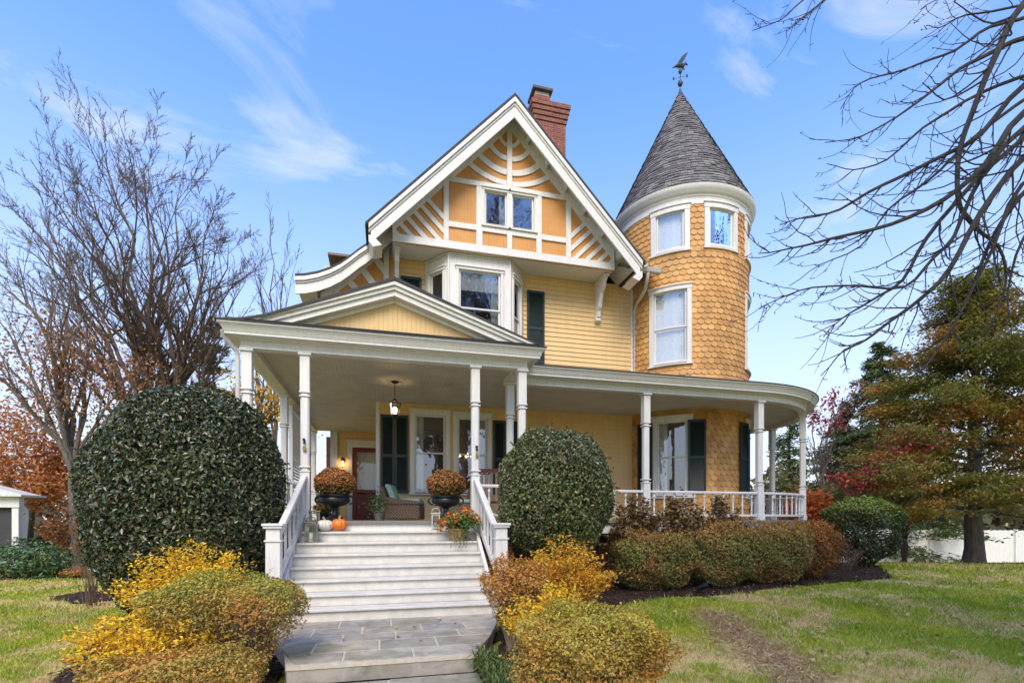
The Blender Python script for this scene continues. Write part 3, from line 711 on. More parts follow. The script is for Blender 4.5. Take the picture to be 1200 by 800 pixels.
part(MB().prism([(-2.55, 5.031), (2.85, 5.031), (2.85, 5.048), (-2.55, 5.048)], lambda p, z, d: (p, d, z), PY - .03, PY + .2), 'pediment_flashing', 'roof')
# columns
def column(x, y, w=.165, rot=0):
    mb = MB(); h = w / 2
    def sq(z0, z1, hh, ch=0.0):
        if ch: 
            pts = [(hh - ch, -hh), (hh, -hh + ch), (hh, hh - ch), (hh - ch, hh), (-hh + ch, hh), (-hh, hh - ch), (-hh, -hh + ch), (-hh + ch, -hh)]
        else: pts = [(-hh, -hh), (hh, -hh), (hh, hh), (-hh, hh)]
        mb.prism(pts, lambda p, q, d: (p, q, d), z0, z1)
    sq(PF, PF + .14, h + .022); sq(PF + .141, 2.52, h); sq(2.521, 2.545, h + .012); sq(2.546, 2.60, h - .012, .03); sq(2.601, 2.625, h + .012)
    sq(2.626, 3.86, h - .008, .028); sq(3.861, 3.885, h + .012); sq(3.886, 3.93, h - .012, .03); sq(3.931, 3.955, h + .012); sq(3.956, 4.59, h); sq(4.591, 4.638, h + .03)
    mb.xf(Matrix.Translation((x, y, 0)) @ Matrix.Rotation(rot, 4, 'Z')); return part(mb, 'porch_column', 'white', .006)
cols = [(-2.30, YC, 0), (-1.36, YC, 0), (1.72, YC, 0), (2.66, YC, 0), (2.66, 10.62, 0), (6.0, 10.75, 0), (9.16, 10.75, 0)]
for a in (47, 88, 128): cols.append((TX + PR * sin(R_(a)), TY - PR * cos(R_(a)), R_(a)))
for y in (13.0, 18.2): cols.append((-2.30, y, 0))
colobj = [column(x, y, .165, r) for x, y, r in cols]
# little flag bracket on the two columns by the steps
for x, z in ((-1.36, 2.95), (1.74, 2.93)):
    b = MB().box(x - .028, YC - .115, z - .06, x + .028, YC - .092, z + .03); b = part(b, 'flag_holder', 'brass', .004)
    part(MB().box(x - .025, YC - .11, z + .07, x + .02, YC - .092, z + .10).tube([(x, YC - .1, z + .1), (x, YC - .15, z + .15)], .012, 8).box(x - .03, YC - .11, z + .12, x + .012, YC - .092, z + .165), 'bracket_clip', 'black', parent=b)
# railings: top rail as the part, bottom rail and every baluster below it
def railing(pts, zt=2.36, zb=1.80, step=.27, smooth=False):
    top = sweep([(-.045, zt - .055), (.045, zt - .055), (.05, zt - .02), (.03, zt), (-.03, zt), (-.05, zt - .02)], pts)
    r = part(top, 'railing', 'white', smooth=smooth)
    part(sweep([(-.03, zb - .05), (.03, zb - .05), (.03, zb), (-.03, zb)], pts), 'bottom_rail', 'white', parent=r)
    seg = [math.dist(a, b) for a, b in zip(pts[:-1], pts[1:])]; L = sum(seg); n = max(1, int(L / step))
    for k in range(n):
        s = L * (k + .5) / n; i = 0
        while s > seg[i] and i < len(seg) - 1: s -= seg[i]; i += 1
        t = s / seg[i]; x = pts[i][0] + (pts[i + 1][0] - pts[i][0]) * t; y = pts[i][1] + (pts[i + 1][1] - pts[i][1]) * t
        hh = zt - .055 - zb
        prof = [(.024, 0), (.024, hh * .16), (.03, hh * .18), (.017, hh * .24), (.026, hh * .5), (.017, hh * .78), (.03, hh * .83), (.024, hh * .86), (.024, hh)]
        part(MB().lathe(prof, (x, y, zb), 8), 'baluster', 'white', parent=r, smooth=True)
    return r
railing([(-2.215, YC), (-1.445, YC)]); railing([(1.805, YC), (2.575, YC)]); railing([(2.66, YC + .09), (2.66, 10.53)])
railing([(2.75, 10.75), (5.915, 10.75)]); railing([(6.085, 10.75), (9.075, 10.75)])
railing(arc(PR, R_(1.6), R_(45.5), 12), smooth=True); railing(arc(PR, R_(48.6), R_(86.5), 12), smooth=True); railing(arc(PR, R_(89.5), R_(126.6), 12), smooth=True)
railing([(-2.30, 12.9), (-2.30, YC + .09)])
# louvred privacy screen on the left side of the porch
mb = MB().box(-2.36, 13.9, 1.8, -2.26, 14.0, 4.6).box(-2.36, 17.2, 1.8, -2.26, 17.3, 4.6).box(-2.355, 14.0, 4.5, -2.265, 17.2, 4.6).box(-2.355, 14.0, 1.8, -2.265, 17.2, 1.9)
sc = part(mb, 'screen_frame', 'white', .004)
mb = MB()
for k in range(32):
    z = 1.94 + k * .08; mb.add([(-2.345, 14.0, z), (-2.345, 17.2, z), (-2.285, 17.2, z + .035), (-2.285, 14.0, z + .035)], [(0, 1, 2, 3)])
part(mb, 'louvre_slats', 'weathered', parent=sc)
part(MB().box(-1.80, YB - .1, PF, -1.56, YB + .15, 4.73), 'corner_post', 'weathered', .004)
part(MB().box(-1.98, YB + .4, PF, -1.80, YB + .9, 4.6), 'brick_pier', 'brick_sunlit')
# foundation: brick piers and dark lattice below the porch
for x, y in ((2.2, 9.9), (-2.2, 9.9), (6.0, 10.85), (9.16, 10.85)): part(MB().box(x - .28, y - .2, 0, x + .28, y + .2, 1.355), 'foundation_pier', 'brick', .005)
mb = MB()
def lattice(x0, x1, y):
    mb = MB()
    x = x0
    while x < x1: mb.box(x, y, .1, x + .03, y + .012, 1.35); x += .11
    z = .12
    while z < 1.35: mb.box(x0, y + .013, z, x1, y + .025, z + .03); z += .11
    part(mb, 'porch_lattice', 'black')
lattice(2.5, 5.7, 10.85); lattice(6.3, 8.9, 10.85); lattice(1.75, 1.9, 9.9); lattice(-1.9, -1.6, 9.9)
part(MB().box(-2.3, 10.5, 0, 2.6, 10.55, 1.55).box(2.7, 11.2, 0, 9.0, 11.25, 1.55), 'crawlspace_wall', 'brick')
part(MB().tube([(-2.62, 9.38, 4.86), (-2.62, 9.42, 4.78), (-2.46, 9.60, 4.58), (-2.44, 9.60, 4.45), (-2.44, 9.60, .25)], .038, 10), 'porch_downspout', 'metal', smooth=True)
# ---------------------------------------------------------------- steps
SX0, SX1 = -1.45, 1.68; N = 8; rise = .18; run = .262; Y0 = 9.49
steps = MB()
stair_y = lambda k: Y0 - k * run       # nosing of level k (0 = porch floor)
for x in (SX0 - .03, SX1 - .03):
    prof = [(Y0 + .02, PF - .26), (Y0 + .02, PF - .02), (stair_y(7) - .05, .21 + .20), (stair_y(7) - .05, .21), (stair_y(6) - .0, .21)]
    sm_ = part(MB().prism(prof, lambda p, q, d: (d, p, q), x, x + .06), 'stair_stringer', 'white', .004); stair = sm_ if x < 0 else stair
for k in range(N):
    zt = PF - k * rise
    if k: part(MB().box(SX0 + .035, stair_y(k), zt - .035, SX1 - .035, stair_y(k - 1) + .03, zt), 'tread', 'step', .006, parent=stair)
    part(MB().box(SX0 + .035, stair_y(k) + .048, zt - rise, SX1 - .035, stair_y(k) + .066, zt - (.036 if k else .052)), 'riser', 'step', parent=stair)
part(MB().box(SX0 + .035, Y0 - .01, PF - .05, SX1 - .035, Y0 + .06, PF + .004), 'nosing', 'floor', .006, parent=stair)
for sx, xs in ((-1, -1.46), (1, 1.75)):
    yb = 7.93; nx = -1.54 if sx < 0 else 1.83
    w = .098; nm = MB().box(nx - w, yb - w, .21, nx + w, yb + w, 1.36).box(nx - w - .02, yb - w - .02, .212, nx + w + .02, yb + w + .02, .40).box(nx - w - .018, yb - w - .018, 1.361, nx + w + .018, yb + w + .018, 1.39).box(nx - w + .004, yb - w + .004, 1.391, nx + w - .004, yb + w - .004, 1.55)
    nw_ = part(nm, 'newel_post', 'white', .006)
    part(MB().box(nx - w - .03, yb - w - .03, 1.551, nx + w + .03, yb + w + .03, 1.585).box(nx - w - .045, yb - w - .045, 1.586, nx + w + .045, yb + w + .045, 1.625), 'newel_cap', 'white', .008, parent=nw_)
    xr = xs; p0 = Vector((nx - sx * .03, yb + w - .02, 1.45)); p1 = Vector((-1.36 if sx < 0 else 1.72, YC - .09, 2.44))
    r = part(MB().beam(p0, p1, .10, .085), 'stair_railing', 'white', .012)
    dv = Vector((0, 0, -.68)); part(MB().beam(p0 + dv + Vector((0, 0, .02)), p1 + dv, .05, .11), 'bottom_rail', 'white', .006, parent=r)
    for k in range(6):
        t = (k + .7) / 6.6; c = p0.lerp(p1, t); b0 = c.z - .66; part(MB().box(c.x - .02, c.y - .02, b0, c.x + .02, c.y + .02, c.z - .03), 'baluster', 'white', .004, parent=r)
# ====================================================================== GROUND
def ground_px(px, py):
    d = 8.0
    for _ in range(40):
        p = at(px, py, d); h = (EYE - gzf(p[0], p[1])) * FPX / max(py - YH, 1); d += (h - d) * .5
    p = at(px, py, d); return (p[0], p[1])
def inside(x, y, poly):
    x = np.asarray(x); y = np.asarray(y); r = np.zeros(x.shape, bool); n = len(poly)
    for i in range(n):
        (x0, y0), (x1, y1) = poly[i], poly[(i + 1) % n]
        with np.errstate(divide='ignore', invalid='ignore'):
            r ^= ((y0 > y) != (y1 > y)) & (x < (x1 - x0) * (y - y0) / (y1 - y0 + 1e-12) + x0)
    return r
def vnoise(x, y, s):    # cheap smooth value noise for edges
    return (np.sin(x * s * 1.7 + 1.3) + np.sin(y * s * 2.1 + .7) + np.sin((x + y) * s * 1.1 + 2.1) + np.sin((x - y) * s * 2.9)) / 4
ax_ = np.concatenate([np.linspace(-600, -40, 12), np.linspace(-36, -12, 14), np.linspace(-11.5, 22, 150), np.linspace(23, 45, 14), np.linspace(55, 600, 12)])
ay_ = np.concatenate([np.linspace(-600, -20, 12), np.linspace(-15, 0, 14), np.linspace(.25, 30, 140), np.linspace(31, 60, 16), np.linspace(70, 600, 12)])
gx, gy = np.meshgrid(ax_, ay_); gv = np.stack([gx, gy, gz(gx, gy) + .012 * vnoise(gx, gy, 1.3)], -1).reshape(-1, 3)
nx_, ny_ = len(ax_), len(ay_); ii = (np.arange(ny_ - 1)[:, None] * nx_ + np.arange(nx_ - 1)[None]).ravel()
def lawn_color(t, blade=False):
    p = t.pos(); sp = t.n('ShaderNodeSeparateXYZ'); t.l(p, sp.inputs[0]); x, y = sp.outputs[0], sp.outputs[1]
    n1 = t.noise(p, .55, 5, .6, .4); n2 = t.noise(p, 2.6, 4, .6); n3 = t.noise(p, 14, 3)
    if blade: r = t.island(); green = t.ramp(r, [(0, (.20, .29, .02)), (.4, (.38, .44, .03)), (.75, (.55, .52, .045)), (1, (.70, .59, .10))]); green = t.mix(t.ramp(t.noise(p, .8, 3), [(.42, (.85, .85, .85)), (.56, (0, 0, 0))]), green, t.ramp(r, [(0, (.12, .21, .016)), (.6, (.26, .36, .025)), (1, (.43, .46, .04))]))
    else: green = t.ramp(n3, [(.3, (.22, .25, .03)), (.7, (.38, .36, .05))])
    tan = t.ramp(t.island() if blade else n3, [(.1, (.46, .32, .12)), (.5, (.62, .46, .20)), (.9, (.72, .56, .28))])
    m = t.math('ADD', t.math('MULTIPLY', n1, .7), t.math('MULTIPLY', n2, .42))
    if blade: m = t.math('ADD', m, t.math('MULTIPLY', t.math('SUBTRACT', t.island(), .5), .16))
    c = t.mix(t.ramp(m, [(.55, (0, 0, 0)), (.62, (1, 1, 1))]), green, tan)
    # worn, bare track across the right-hand lawn
    ln = t.math('ABSOLUTE', t.math('SUBTRACT', t.math('SUBTRACT', x, 3.95), t.math('MULTIPLY', t.math('SUBTRACT', y, 3.8), .33)))
    ln = t.math('ADD', ln, t.math('MULTIPLY', t.math('SUBTRACT', n2, .5), 1.1)); ln = t.math('ADD', ln, t.math('MULTIPLY', t.math('MAXIMUM', t.math('SUBTRACT', y, 6.7), 0), .6))
    ln = t.math('ADD', ln, t.math('MULTIPLY', t.math('SUBTRACT', n3, .5), .25))
    bare = t.ramp(ln, [(.12, (1, 1, 1)), (.55, (0, 0, 0))])
    soil = t.ramp(n3, [(.3, (.24, .15, .075)), (.7, (.56, .38, .20))])
    return t.mix(bare, c, soil), bare
t = NT('lawn_ground'); c, _ = lawn_color(t); f = t.noise(t.pos(), 45, 4); M['lawn'] = t.done(t.bsdf(c, .95, t.bump(f, .8, .03), spec=.1))
t = NT('grass_blade'); c, _ = lawn_color(t, True); b = t.bsdf(c, .6, spec=.25); tl = t.n('ShaderNodeBsdfTranslucent'); t.l(c, tl.inputs[0]); mx = t.n('ShaderNodeMixShader'); mx.inputs[0].default_value = .3; t.l(b.outputs[0], mx.inputs[1]); t.l(tl.outputs[0], mx.inputs[2]); M['blade'] = t.done(mx)
lawn = raw_mesh('lawn', gv, np.stack([ii, ii + 1, ii + nx_ + 1, ii + nx_], 1).ravel(), 4, M['lawn']); tag(lawn, 'autumn lawn of green and straw coloured grass around the house', 'lawn', kind='structure')
lawn.data.polygons.foreach_set('use_smooth', [True] * len(lawn.data.polygons))

def mulchmat():
    t = NT('bark_mulch'); p = t.pos(); f = t.noise(p, 28, 5, .7); g = t.noise(p, 3, 3)
    c = t.ramp(f, [(.25, (.028, .017, .013)), (.55, (.075, .046, .034)), (.8, (.15, .10, .075))]); c = t.mix(t.ramp(g, [(.3, (.75, .72, .7)), (.7, (1, 1, 1))]), (0, 0, 0, 1), c)
    return t.done(t.bsdf(c, .95, t.bump(f, 1, .04), spec=.1))
M['mulch'] = mulchmat()
t = NT('mulch_chip'); M['chip'] = t.done(t.bsdf(t.ramp(t.island(), [(0, (.03, .018, .014)), (.5, (.075, .045, .033)), (.85, (.14, .09, .065)), (1, (.32, .22, .14))]), .9, spec=.1))
G_ = ground_px
bed_r = [G_(*p) for p in [(600, 748), (650, 735), (700, 721), (735, 708), (780, 701), (825, 699), (870, 695), (905, 689), (960, 685), (1010, 681), (1050, 677)]] + [(13.6, 11.6), (14.0, 13.5), (12.6, 16.5), (9.0, 16), (9, 11), (1.8, 9.8), (1.80, 7.7), (1.36, 6.4), (1.02, 5.45), (1.02, 4.3), (1.9, 4.0)]
bed_l = [G_(*p) for p in [(92, 708), (130, 704), (190, 705), (260, 712)]] + [(-1.7, 7.4), (-1.7, 9.3), (-2.5, 10), (-4.2, 12.3), G_(100, 694), G_(60, 700)]
bed_f = [G_(*p) for p in [(118, 742), (150, 724), (195, 713), (250, 712)]] + [(-1.55, 7.7), (-1.15, 6.2), (-1.0, 5.4), (-1.0, 3.0), (-1.9, 2.8), G_(70, 790), G_(100, 762)]
tree_ring = [(at(1141, 661, 16.2)[0] + 1.6 * cos(a), at(1141, 661, 16.2)[1] + 1.2 * sin(a)) for a in np.linspace(0, 2 * PI, 20, endpoint=False)]
BEDS = [bed_r, bed_l, bed_f, tree_ring]
def mulch(poly, label):
    xs = [p[0] for p in poly]; ys = [p[1] for p in poly]; st = .09
    X, Y = np.meshgrid(np.arange(min(xs) - .3, max(xs) + .3, st), np.arange(min(ys) - .3, max(ys) + .3, st)); nx, ny = X.shape[1], X.shape[0]
    wx = X + .10 * vnoise(X, Y, 4.0); wy = Y + .10 * vnoise(Y, X, 5.0)
    ins = inside(wx + st / 2, wy + st / 2, poly)[:-1, :-1]; idx = (np.arange(ny - 1)[:, None] * nx + np.arange(nx - 1)[None])[ins]
    v = np.stack([X, Y, gz(X, Y) + .024 + .016 * vnoise(X, Y, 6) + RNG.uniform(0, .010, X.shape)], -1).reshape(-1, 3)
    f = np.stack([idx, idx + 1, idx + nx + 1, idx + nx], 1); used, inv = np.unique(f.ravel(), return_inverse=True)
    o = raw_mesh('mulch_bed', v[used], inv, 4, M['mulch']); o.data.polygons.foreach_set('use_smooth', [True] * len(o.data.polygons)); tag(o, label, 'mulch bed', kind='structure')
mulch(bed_r, 'dark bark mulch bed under the hedge along the right side of the porch'); mulch(bed_l, 'dark mulch strip beneath the big round holly at left')
mulch(bed_f, 'dark mulch patch around the yellow shrubs left of the walk'); mulch(tree_ring, 'mulch ring round the trunk of the big spreading tree')
# loose chips
cp = []
for poly, n in ((bed_r, 15000), (bed_l, 3500), (bed_f, 5000)):
    xs = [p[0] for p in poly]; ys = [p[1] for p in poly]; x = RNG.uniform(min(xs) - .1, max(xs) + .1, n * 2); y = RNG.uniform(min(ys) - .1, max(ys) + .1, n * 2)
    k = inside(x + RNG.normal(0, .06, n * 2), y + RNG.normal(0, .06, n * 2), poly) & ~((y > 10.9) & (x < 9)); cp.append(np.stack([x[k], y[k], gz(x[k], y[k]) + RNG.uniform(.03, .055, k.sum())], 1))
cp = np.concatenate(cp); tag(leaves('mulch_chips', cp, np.tile((0, 0, 1.), (len(cp), 1)), .055, M['chip'], aspect=.32, jit=.45, fold=.1, var=.6), 'loose chips of bark scattered over the mulch beds', 'bark chips', kind='stuff')

# path and landing of flagstones
def stonemat():
    t = NT('flagstone'); p = t.pos(); n = t.noise(p, 3.5, 6, .7, .6); n2 = t.noise(p, 30, 5, .7)
    c = t.ramp(t.island(), [(0, (.34, .30, .235)), (.35, (.47, .41, .32)), (.65, (.39, .36, .30)), (1, (.52, .455, .35))])
    c = t.mix(t.ramp(n, [(.28, (.52, .50, .46)), (.6, (1, 1, 1))]), (0, 0, 0, 1), c); g = t.noise(p, 1.1, 3)
    c = t.mix(t.ramp(g, [(.56, (0, 0, 0)), (.70, (.7, .7, .7))]), c, (.19, .175, .07, 1))
    return t.done(t.bsdf(c, .75, t.bump(n2, .5, .01), spec=.3))
M['stone'] = stonemat(); M['mortar'] = paint('pale_mortar', (.60, .53, .42), .9, .15, 12, .3, 60)
def flags(name, label, outline, z, th, rows, seed):
    rnd = random.Random(seed); th_ = MB(); ys = [p[1] for p in outline]; y = min(ys)
    def clipo(poly):
        n = len(outline)
        for i in range(n):
            (x0, y0), (x1, y1) = outline[i], outline[(i + 1) % n]; ex, ey = x1 - x0, y1 - y0
            poly = clip_poly(poly, ey, -ex, ey * x0 - ex * y0)
            if len(poly) < 3: return poly
        return poly
    for h, cuts in rows:
        xs = [-3] + cuts + [3]
        for a, b in zip(xs[:-1], xs[1:]):
            g = .012; sk = rnd.uniform(-.02, .02)
            poly = clipo([(a + g, y + g), (b - g, y + g + sk * .3), (b - g, y + h - g), (a + g, y + h - g + sk * .3)])
            if len(poly) > 2: th_.prism(poly, lambda p, q, d: (p, q, d), z - th, z + rnd.uniform(-.003, .003))
        y += h
    o = th_.build(name, M['stone'], bevel=.006); tag(o, label, 'paving', kind='structure'); return o
land = [(-.97, 5.50), (.98, 5.50), (1.30, 6.25), (1.56, 7.0), (1.70, 7.74), (-1.50, 7.74), (-1.36, 6.9), (-1.12, 6.2)]
rows_l = [(.42, [-.42, .32]), (.46, [-.78, -.05, .62]), (.40, [-.5, .15, .95]), (.44, [-.9, -.28, .5, 1.1]), (.55, [-.6, .1, .8])]
flags('landing', 'grey flagstone landing at the foot of the white steps', land, .21, .055, rows_l, 3)
shr = lambda poly, s: [(p[0] * s, 6.7 + (p[1] - 6.7) * s) for p in poly]
tag(MB().prism(shr(land, .985), lambda p, q, d: (p, q, d), .0, .150).build('landing_base', M['stone']), 'stone riser carrying the flagstone landing', 'paving', kind='structure')
tag(MB().prism(shr(land, .993), lambda p, q, d: (p, q, d), .152, .203).build('landing_joints', M['mortar']), 'pale mortar joints between the flagstones', 'paving', kind='structure')
pth = [(-.98, .2), (1.0, .2), (1.0, 5.48), (-.98, 5.48)]
flags('path', 'flagstone path leading up to the landing', pth, .0, .05, [(.5, [-.3, .4])] * 4 + [(.55, [-.6, .1, .7]), (.45, [-.2, .5]), (.5, [-.7, 0, .6]), (.42, [-.35, .35]), (.5, [-.5, .2]), (.5, [-.3, .6]), (.4, [-.6, .05])], 5)
tag(MB().prism(pth, lambda p, q, d: (p, q, d), -.1, -.008).build('path_joints', M['mortar']), 'mortar bed of the flagstone path', 'paving', kind='structure')

# grass blades
n = 330000; d = np.concatenate([RNG.uniform(3.6, 9, n // 2), RNG.uniform(7, 19, n - n // 2)]); px = RNG.uniform(-260, 1460, n); r = (px - 600) / FPX
x = d * (r * cos(YAW) + sin(YAW)); y = d * (-r * sin(YAW) + cos(YAW)); keep = ~((np.abs(x) < 1.75) & (y < 9.5))
for poly in BEDS: keep &= ~inside(x + RNG.normal(0, .07, n), y + RNG.normal(0, .07, n), poly)
keep &= ~((y > 9.4) & (x > -2.6) & (x < 9.2)) & ~(((x - TX) ** 2 + (y - TY) ** 2) < 14) & ~((x > -2.6) & (x < 8) & (y > 13))
trk = np.abs(x - 3.95 - (y - 3.8) * .33) + vnoise(x, y, 5) * .25; keep &= ~((trk < .45) & (y < 7.3) & (RNG.random(n) < .62))
x, y, d = x[keep], y[keep], d[keep]; n = len(x); h = RNG.uniform(.03, .07, n) * (1 + .45 * vnoise(x, y, 2.3)) * (1 + .9 * (RNG.random(n) < .05)); w = .0035 + .0012 * np.maximum(d - 5, 0)
an = RNG.uniform(0, 2 * PI, n); le = RNG.normal(0, .55, (n, 2)) * h[:, None]; z = gz(x, y) - .002
b0 = np.stack([x - np.cos(an) * w, y - np.sin(an) * w, z], 1); b1 = np.stack([x + np.cos(an) * w, y + np.sin(an) * w, z], 1); tp = np.stack([x + le[:, 0], y + le[:, 1], z + h], 1)
v = np.stack([b0, b1, tp], 1).reshape(-1, 3); tag(raw_mesh('grass_blades', v, np.arange(3 * n), 3, M['blade']), 'short autumn grass blades covering the lawn', 'grass', kind='stuff')
n = 2600; y = RNG.uniform(3.4, 7.0, n); x = 3.95 + (y - 3.8) * .33 + RNG.normal(0, .30, n); M['thatch'] = foliage('dead_thatch', [(.16, .10, .05), (.34, .23, .12), (.56, .42, .22), (.25, .2, .06)], .8, .1)
tag(leaves('dead_thatch', np.stack([x, y, gz(x, y) + .02], 1), np.tile((0, 0, 1.), (n, 1)), .07, M['thatch'], aspect=.14, jit=.5, var=.6), 'dead straw and crumbs of soil along the worn strip of lawn', 'dead grass', kind='stuff')
# fallen leaves
n = 900; px = RNG.uniform(0, 1250, n); d = RNG.uniform(5, 16, n); r = (px - 600) / FPX; x = d * (r * cos(YAW) + sin(YAW)); y = d * (-r * sin(YAW) + cos(YAW)); k = ~((np.abs(x) < 2.2) & (y < 10)) & ~((y > 9.6) & (x > -2.6)); x, y = x[k], y[k]
M['fallen'] = foliage('fallen_leaf', [(.22, .12, .05), (.38, .24, .10), (.50, .35, .16), (.30, .15, .05)], .7, .1)
P = np.concatenate([np.stack([x, y, gz(x, y) + .055], 1), np.stack([RNG.uniform(-1.1, 1.3, 9), RNG.uniform(5.7, 7.6, 9), np.full(9, .224)], 1), np.stack([RNG.uniform(-.8, .8, 10), RNG.uniform(4.0, 5.3, 10), np.full(10, .014)], 1)])
tag(leaves('fallen_leaves', P, np.tile((0, 0, 1.), (len(P), 1)), .065, M['fallen'], aspect=.75, jit=.35), 'dry tan and brown leaves fallen on the lawn', 'fallen leaves', kind='stuff')
# ====================================================================== PLANTS
def fol(name, *a, **k): M[name] = foliage(name, *a, **k); return M[name]
fol('holly_leaf', [(.015, .028, .011), (.027, .048, .017), (.048, .072, .025), (.085, .108, .042), (.16, .17, .08), (.15, .08, .04)], .30, .14, .6, patch=([(.022, .036, .013), (.042, .064, .022), (.078, .098, .035), (.14, .155, .06), (.20, .19, .085)], 1.4, .57))  # palest leaf colours paint in the glints; brown is for dead leaves
fol('holly_light', [(.032, .05, .017), (.06, .09, .028), (.11, .14, .045), (.19, .205, .065), (.26, .25, .10), (.2, .11, .05)], .30, .15, .6, patch=([(.06, .08, .024), (.11, .14, .04), (.19, .21, .06), (.28, .28, .08)], 1.6, .55))
def shell(c, rad, n, depth=.25, bump_=.06, flat=(1, 1), seed=0, zcut=None, top_pow=2.0):
    """points through the outer shell of an uneven ellipsoid, with outward normals"""
    u = RNG.normal(0, 1, (n, 3)); u = unit(u); p = np.sign(u) * np.abs(u) ** (2 / top_pow); p = p / (np.sum(np.abs(p) ** top_pow, 1, keepdims=True) ** (1 / top_pow))
    ph = seed * 1.7; w = np.sin(u[:, 0] * 5 + ph) * np.sin(u[:, 1] * 4 + ph * 2) + .7 * np.sin(u[:, 2] * 7 + u[:, 0] * 6 + ph * 3) + .5 * np.sin(u[:, 1] * 11 - u[:, 2] * 9 + ph)
    s = 1 + bump_ * w - depth * RNG.random(n) ** 1.8; rad = np.asarray(rad, float)
    return np.asarray(c) + p * rad * s[:, None], unit(p / rad)
def core(name, c, rad, mat, parent, k=.8, n=20):
    prof = [(sin(PI * i / 12) , -cos(PI * i / 12)) for i in range(13)]
    mb = MB().lathe(prof, (0, 0, 0), n); mb.v = [(c[0] + x * rad[0] * k, c[1] + y * rad[1] * k, c[2] + z * rad[2] * k) for x, y, z in mb.v]
    return mb.build(name, mat, parent, smooth='all')
def stems(mb, base, c, rad, n, r0=.018, low=-.3, spread=.35):
    for i in range(n):
        a = random.uniform(0, 2 * PI); b = (base[0] + random.uniform(-1, 1) * spread * rad[0], base[1] + random.uniform(-1, 1) * spread * rad[1], base[2])
        k = random.uniform(.45, .95); e = (c[0] + cos(a) * rad[0] * k, c[1] + sin(a) * rad[1] * k, c[2] + rad[2] * random.uniform(low, .5))
        m = [(b[j] * (1 - t) + e[j] * t + random.uniform(-.06, .06) * rad[0]) for j, t in zip(range(3), (.4, .4, .55))]
        mb.tube([b, m, e], [r0, r0 * .7, r0 * .35], 5)
    return mb

# --- the two big clipped hollies by the steps
def holly(loc, c, rad, n, size, label, mat, reject=None, seed=1, depth=.2):
    t = thing('holly_bush', label, 'bush', loc, world=True); p, nr = shell(c, rad, n, depth, .035, seed=seed, top_pow=2.1); so = unit(nr); si = RNG.choice(len(p), 420); tt = np.tile(np.linspace(.2, 1, 8), 420)[:, None]; ex = np.repeat(p[si], 8, 0) + np.repeat(unit(so[si] + RNG.normal(0, .4, (420, 3))) * RNG.uniform(.03, .16, (420, 1)), 8, 0) * tt; p = np.concatenate([p, ex]); nr = np.concatenate([nr, np.repeat(nr[si], 8, 0)])
    k = p[:, 2] > loc[2] + .03
    if reject: k &= ~reject(p)
    leaves('foliage', p[k], nr[k] + (0, 0, .25), size, M[mat], t, .5, .8, .3, var=.45)
    core('dark_core', c, rad, M['holly_core'], t, .80)
    mb = MB(); stems(mb, (c[0], c[1], loc[2] - .05), (c[0], c[1], c[2] - .2), (rad[0] * .7, rad[1] * .7, rad[2] * .6), 12, .035, -.6, .25); mb.build('stems', M['barkdark'], t)
    return t
t = NT('holly_inner'); f = t.noise(t.pos(), 22, 4); M['holly_core'] = t.done(t.bsdf(t.ramp(f, [(.35, (.010, .014, .008)), (.65, (.04, .055, .02))]), .8, t.bump(f, 1, .08)))  # solid filler behind the leaves, coloured darker than they are
porch_rej = lambda p: (p[:, 0] > -2.52) & (p[:, 1] > 9.40)
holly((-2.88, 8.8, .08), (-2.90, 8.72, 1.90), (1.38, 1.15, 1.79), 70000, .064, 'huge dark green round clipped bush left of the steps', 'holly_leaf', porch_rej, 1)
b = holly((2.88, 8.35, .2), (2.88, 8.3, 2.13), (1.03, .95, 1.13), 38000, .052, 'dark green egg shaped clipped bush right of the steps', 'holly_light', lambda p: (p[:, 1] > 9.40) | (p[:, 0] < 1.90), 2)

# --- foreground and foundation shrubs
fol('clip_olive', [(.18, .16, .045), (.28, .25, .055), (.38, .28, .06), (.48, .24, .06), (.54, .40, .12)], .5, .3, zmix=(.80, 1.15, [(.24, .31, .035), (.37, .43, .05), (.52, .52, .08), (.46, .32, .055)], .5), patch=([(.50, .20, .05), (.60, .28, .06), (.42, .23, .06)], 2.6, .56))
fol('clip_front', [(.20, .17, .045), (.36, .29, .055), (.52, .32, .06), (.60, .27, .06), (.62, .50, .12)], .5, .3, zmix=(.6, .95, [(.26, .28, .04), (.45, .43, .055), (.64, .56, .08), (.62, .34, .055)], .5), patch=([(.58, .23, .05), (.66, .34, .07), (.50, .26, .065)], 2.2, .55))
fol('gold', [(.86, .50, .02), (.90, .62, .03), (.90, .70, .05), (.88, .54, .025), (.76, .32, .02)], .5, .32)
fol('gold_orange', [(.76, .32, .02), (.82, .44, .025), (.86, .58, .04), (.60, .20, .02), (.84, .62, .06)], .5, .32)
fol('rust', [(.36, .20, .06), (.54, .23, .055), (.64, .29, .06), (.42, .25, .07), (.64, .42, .12)], .5, .25, zmix=(.75, 1.1, [(.56, .20, .035), (.68, .32, .05), (.44, .27, .06)], .5))
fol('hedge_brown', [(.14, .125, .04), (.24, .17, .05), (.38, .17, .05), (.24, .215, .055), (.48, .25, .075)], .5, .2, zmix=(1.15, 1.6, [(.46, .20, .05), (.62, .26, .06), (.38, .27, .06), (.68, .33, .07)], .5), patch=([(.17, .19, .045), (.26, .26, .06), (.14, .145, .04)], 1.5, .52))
fol('hedge_end', [(.14, .075, .025), (.28, .11, .03), (.38, .15, .035), (.16, .13, .035)], .5, .2, zmix=(1.2, 1.6, [(.60, .22, .04), (.70, .30, .05), (.50, .17, .03)], .5))
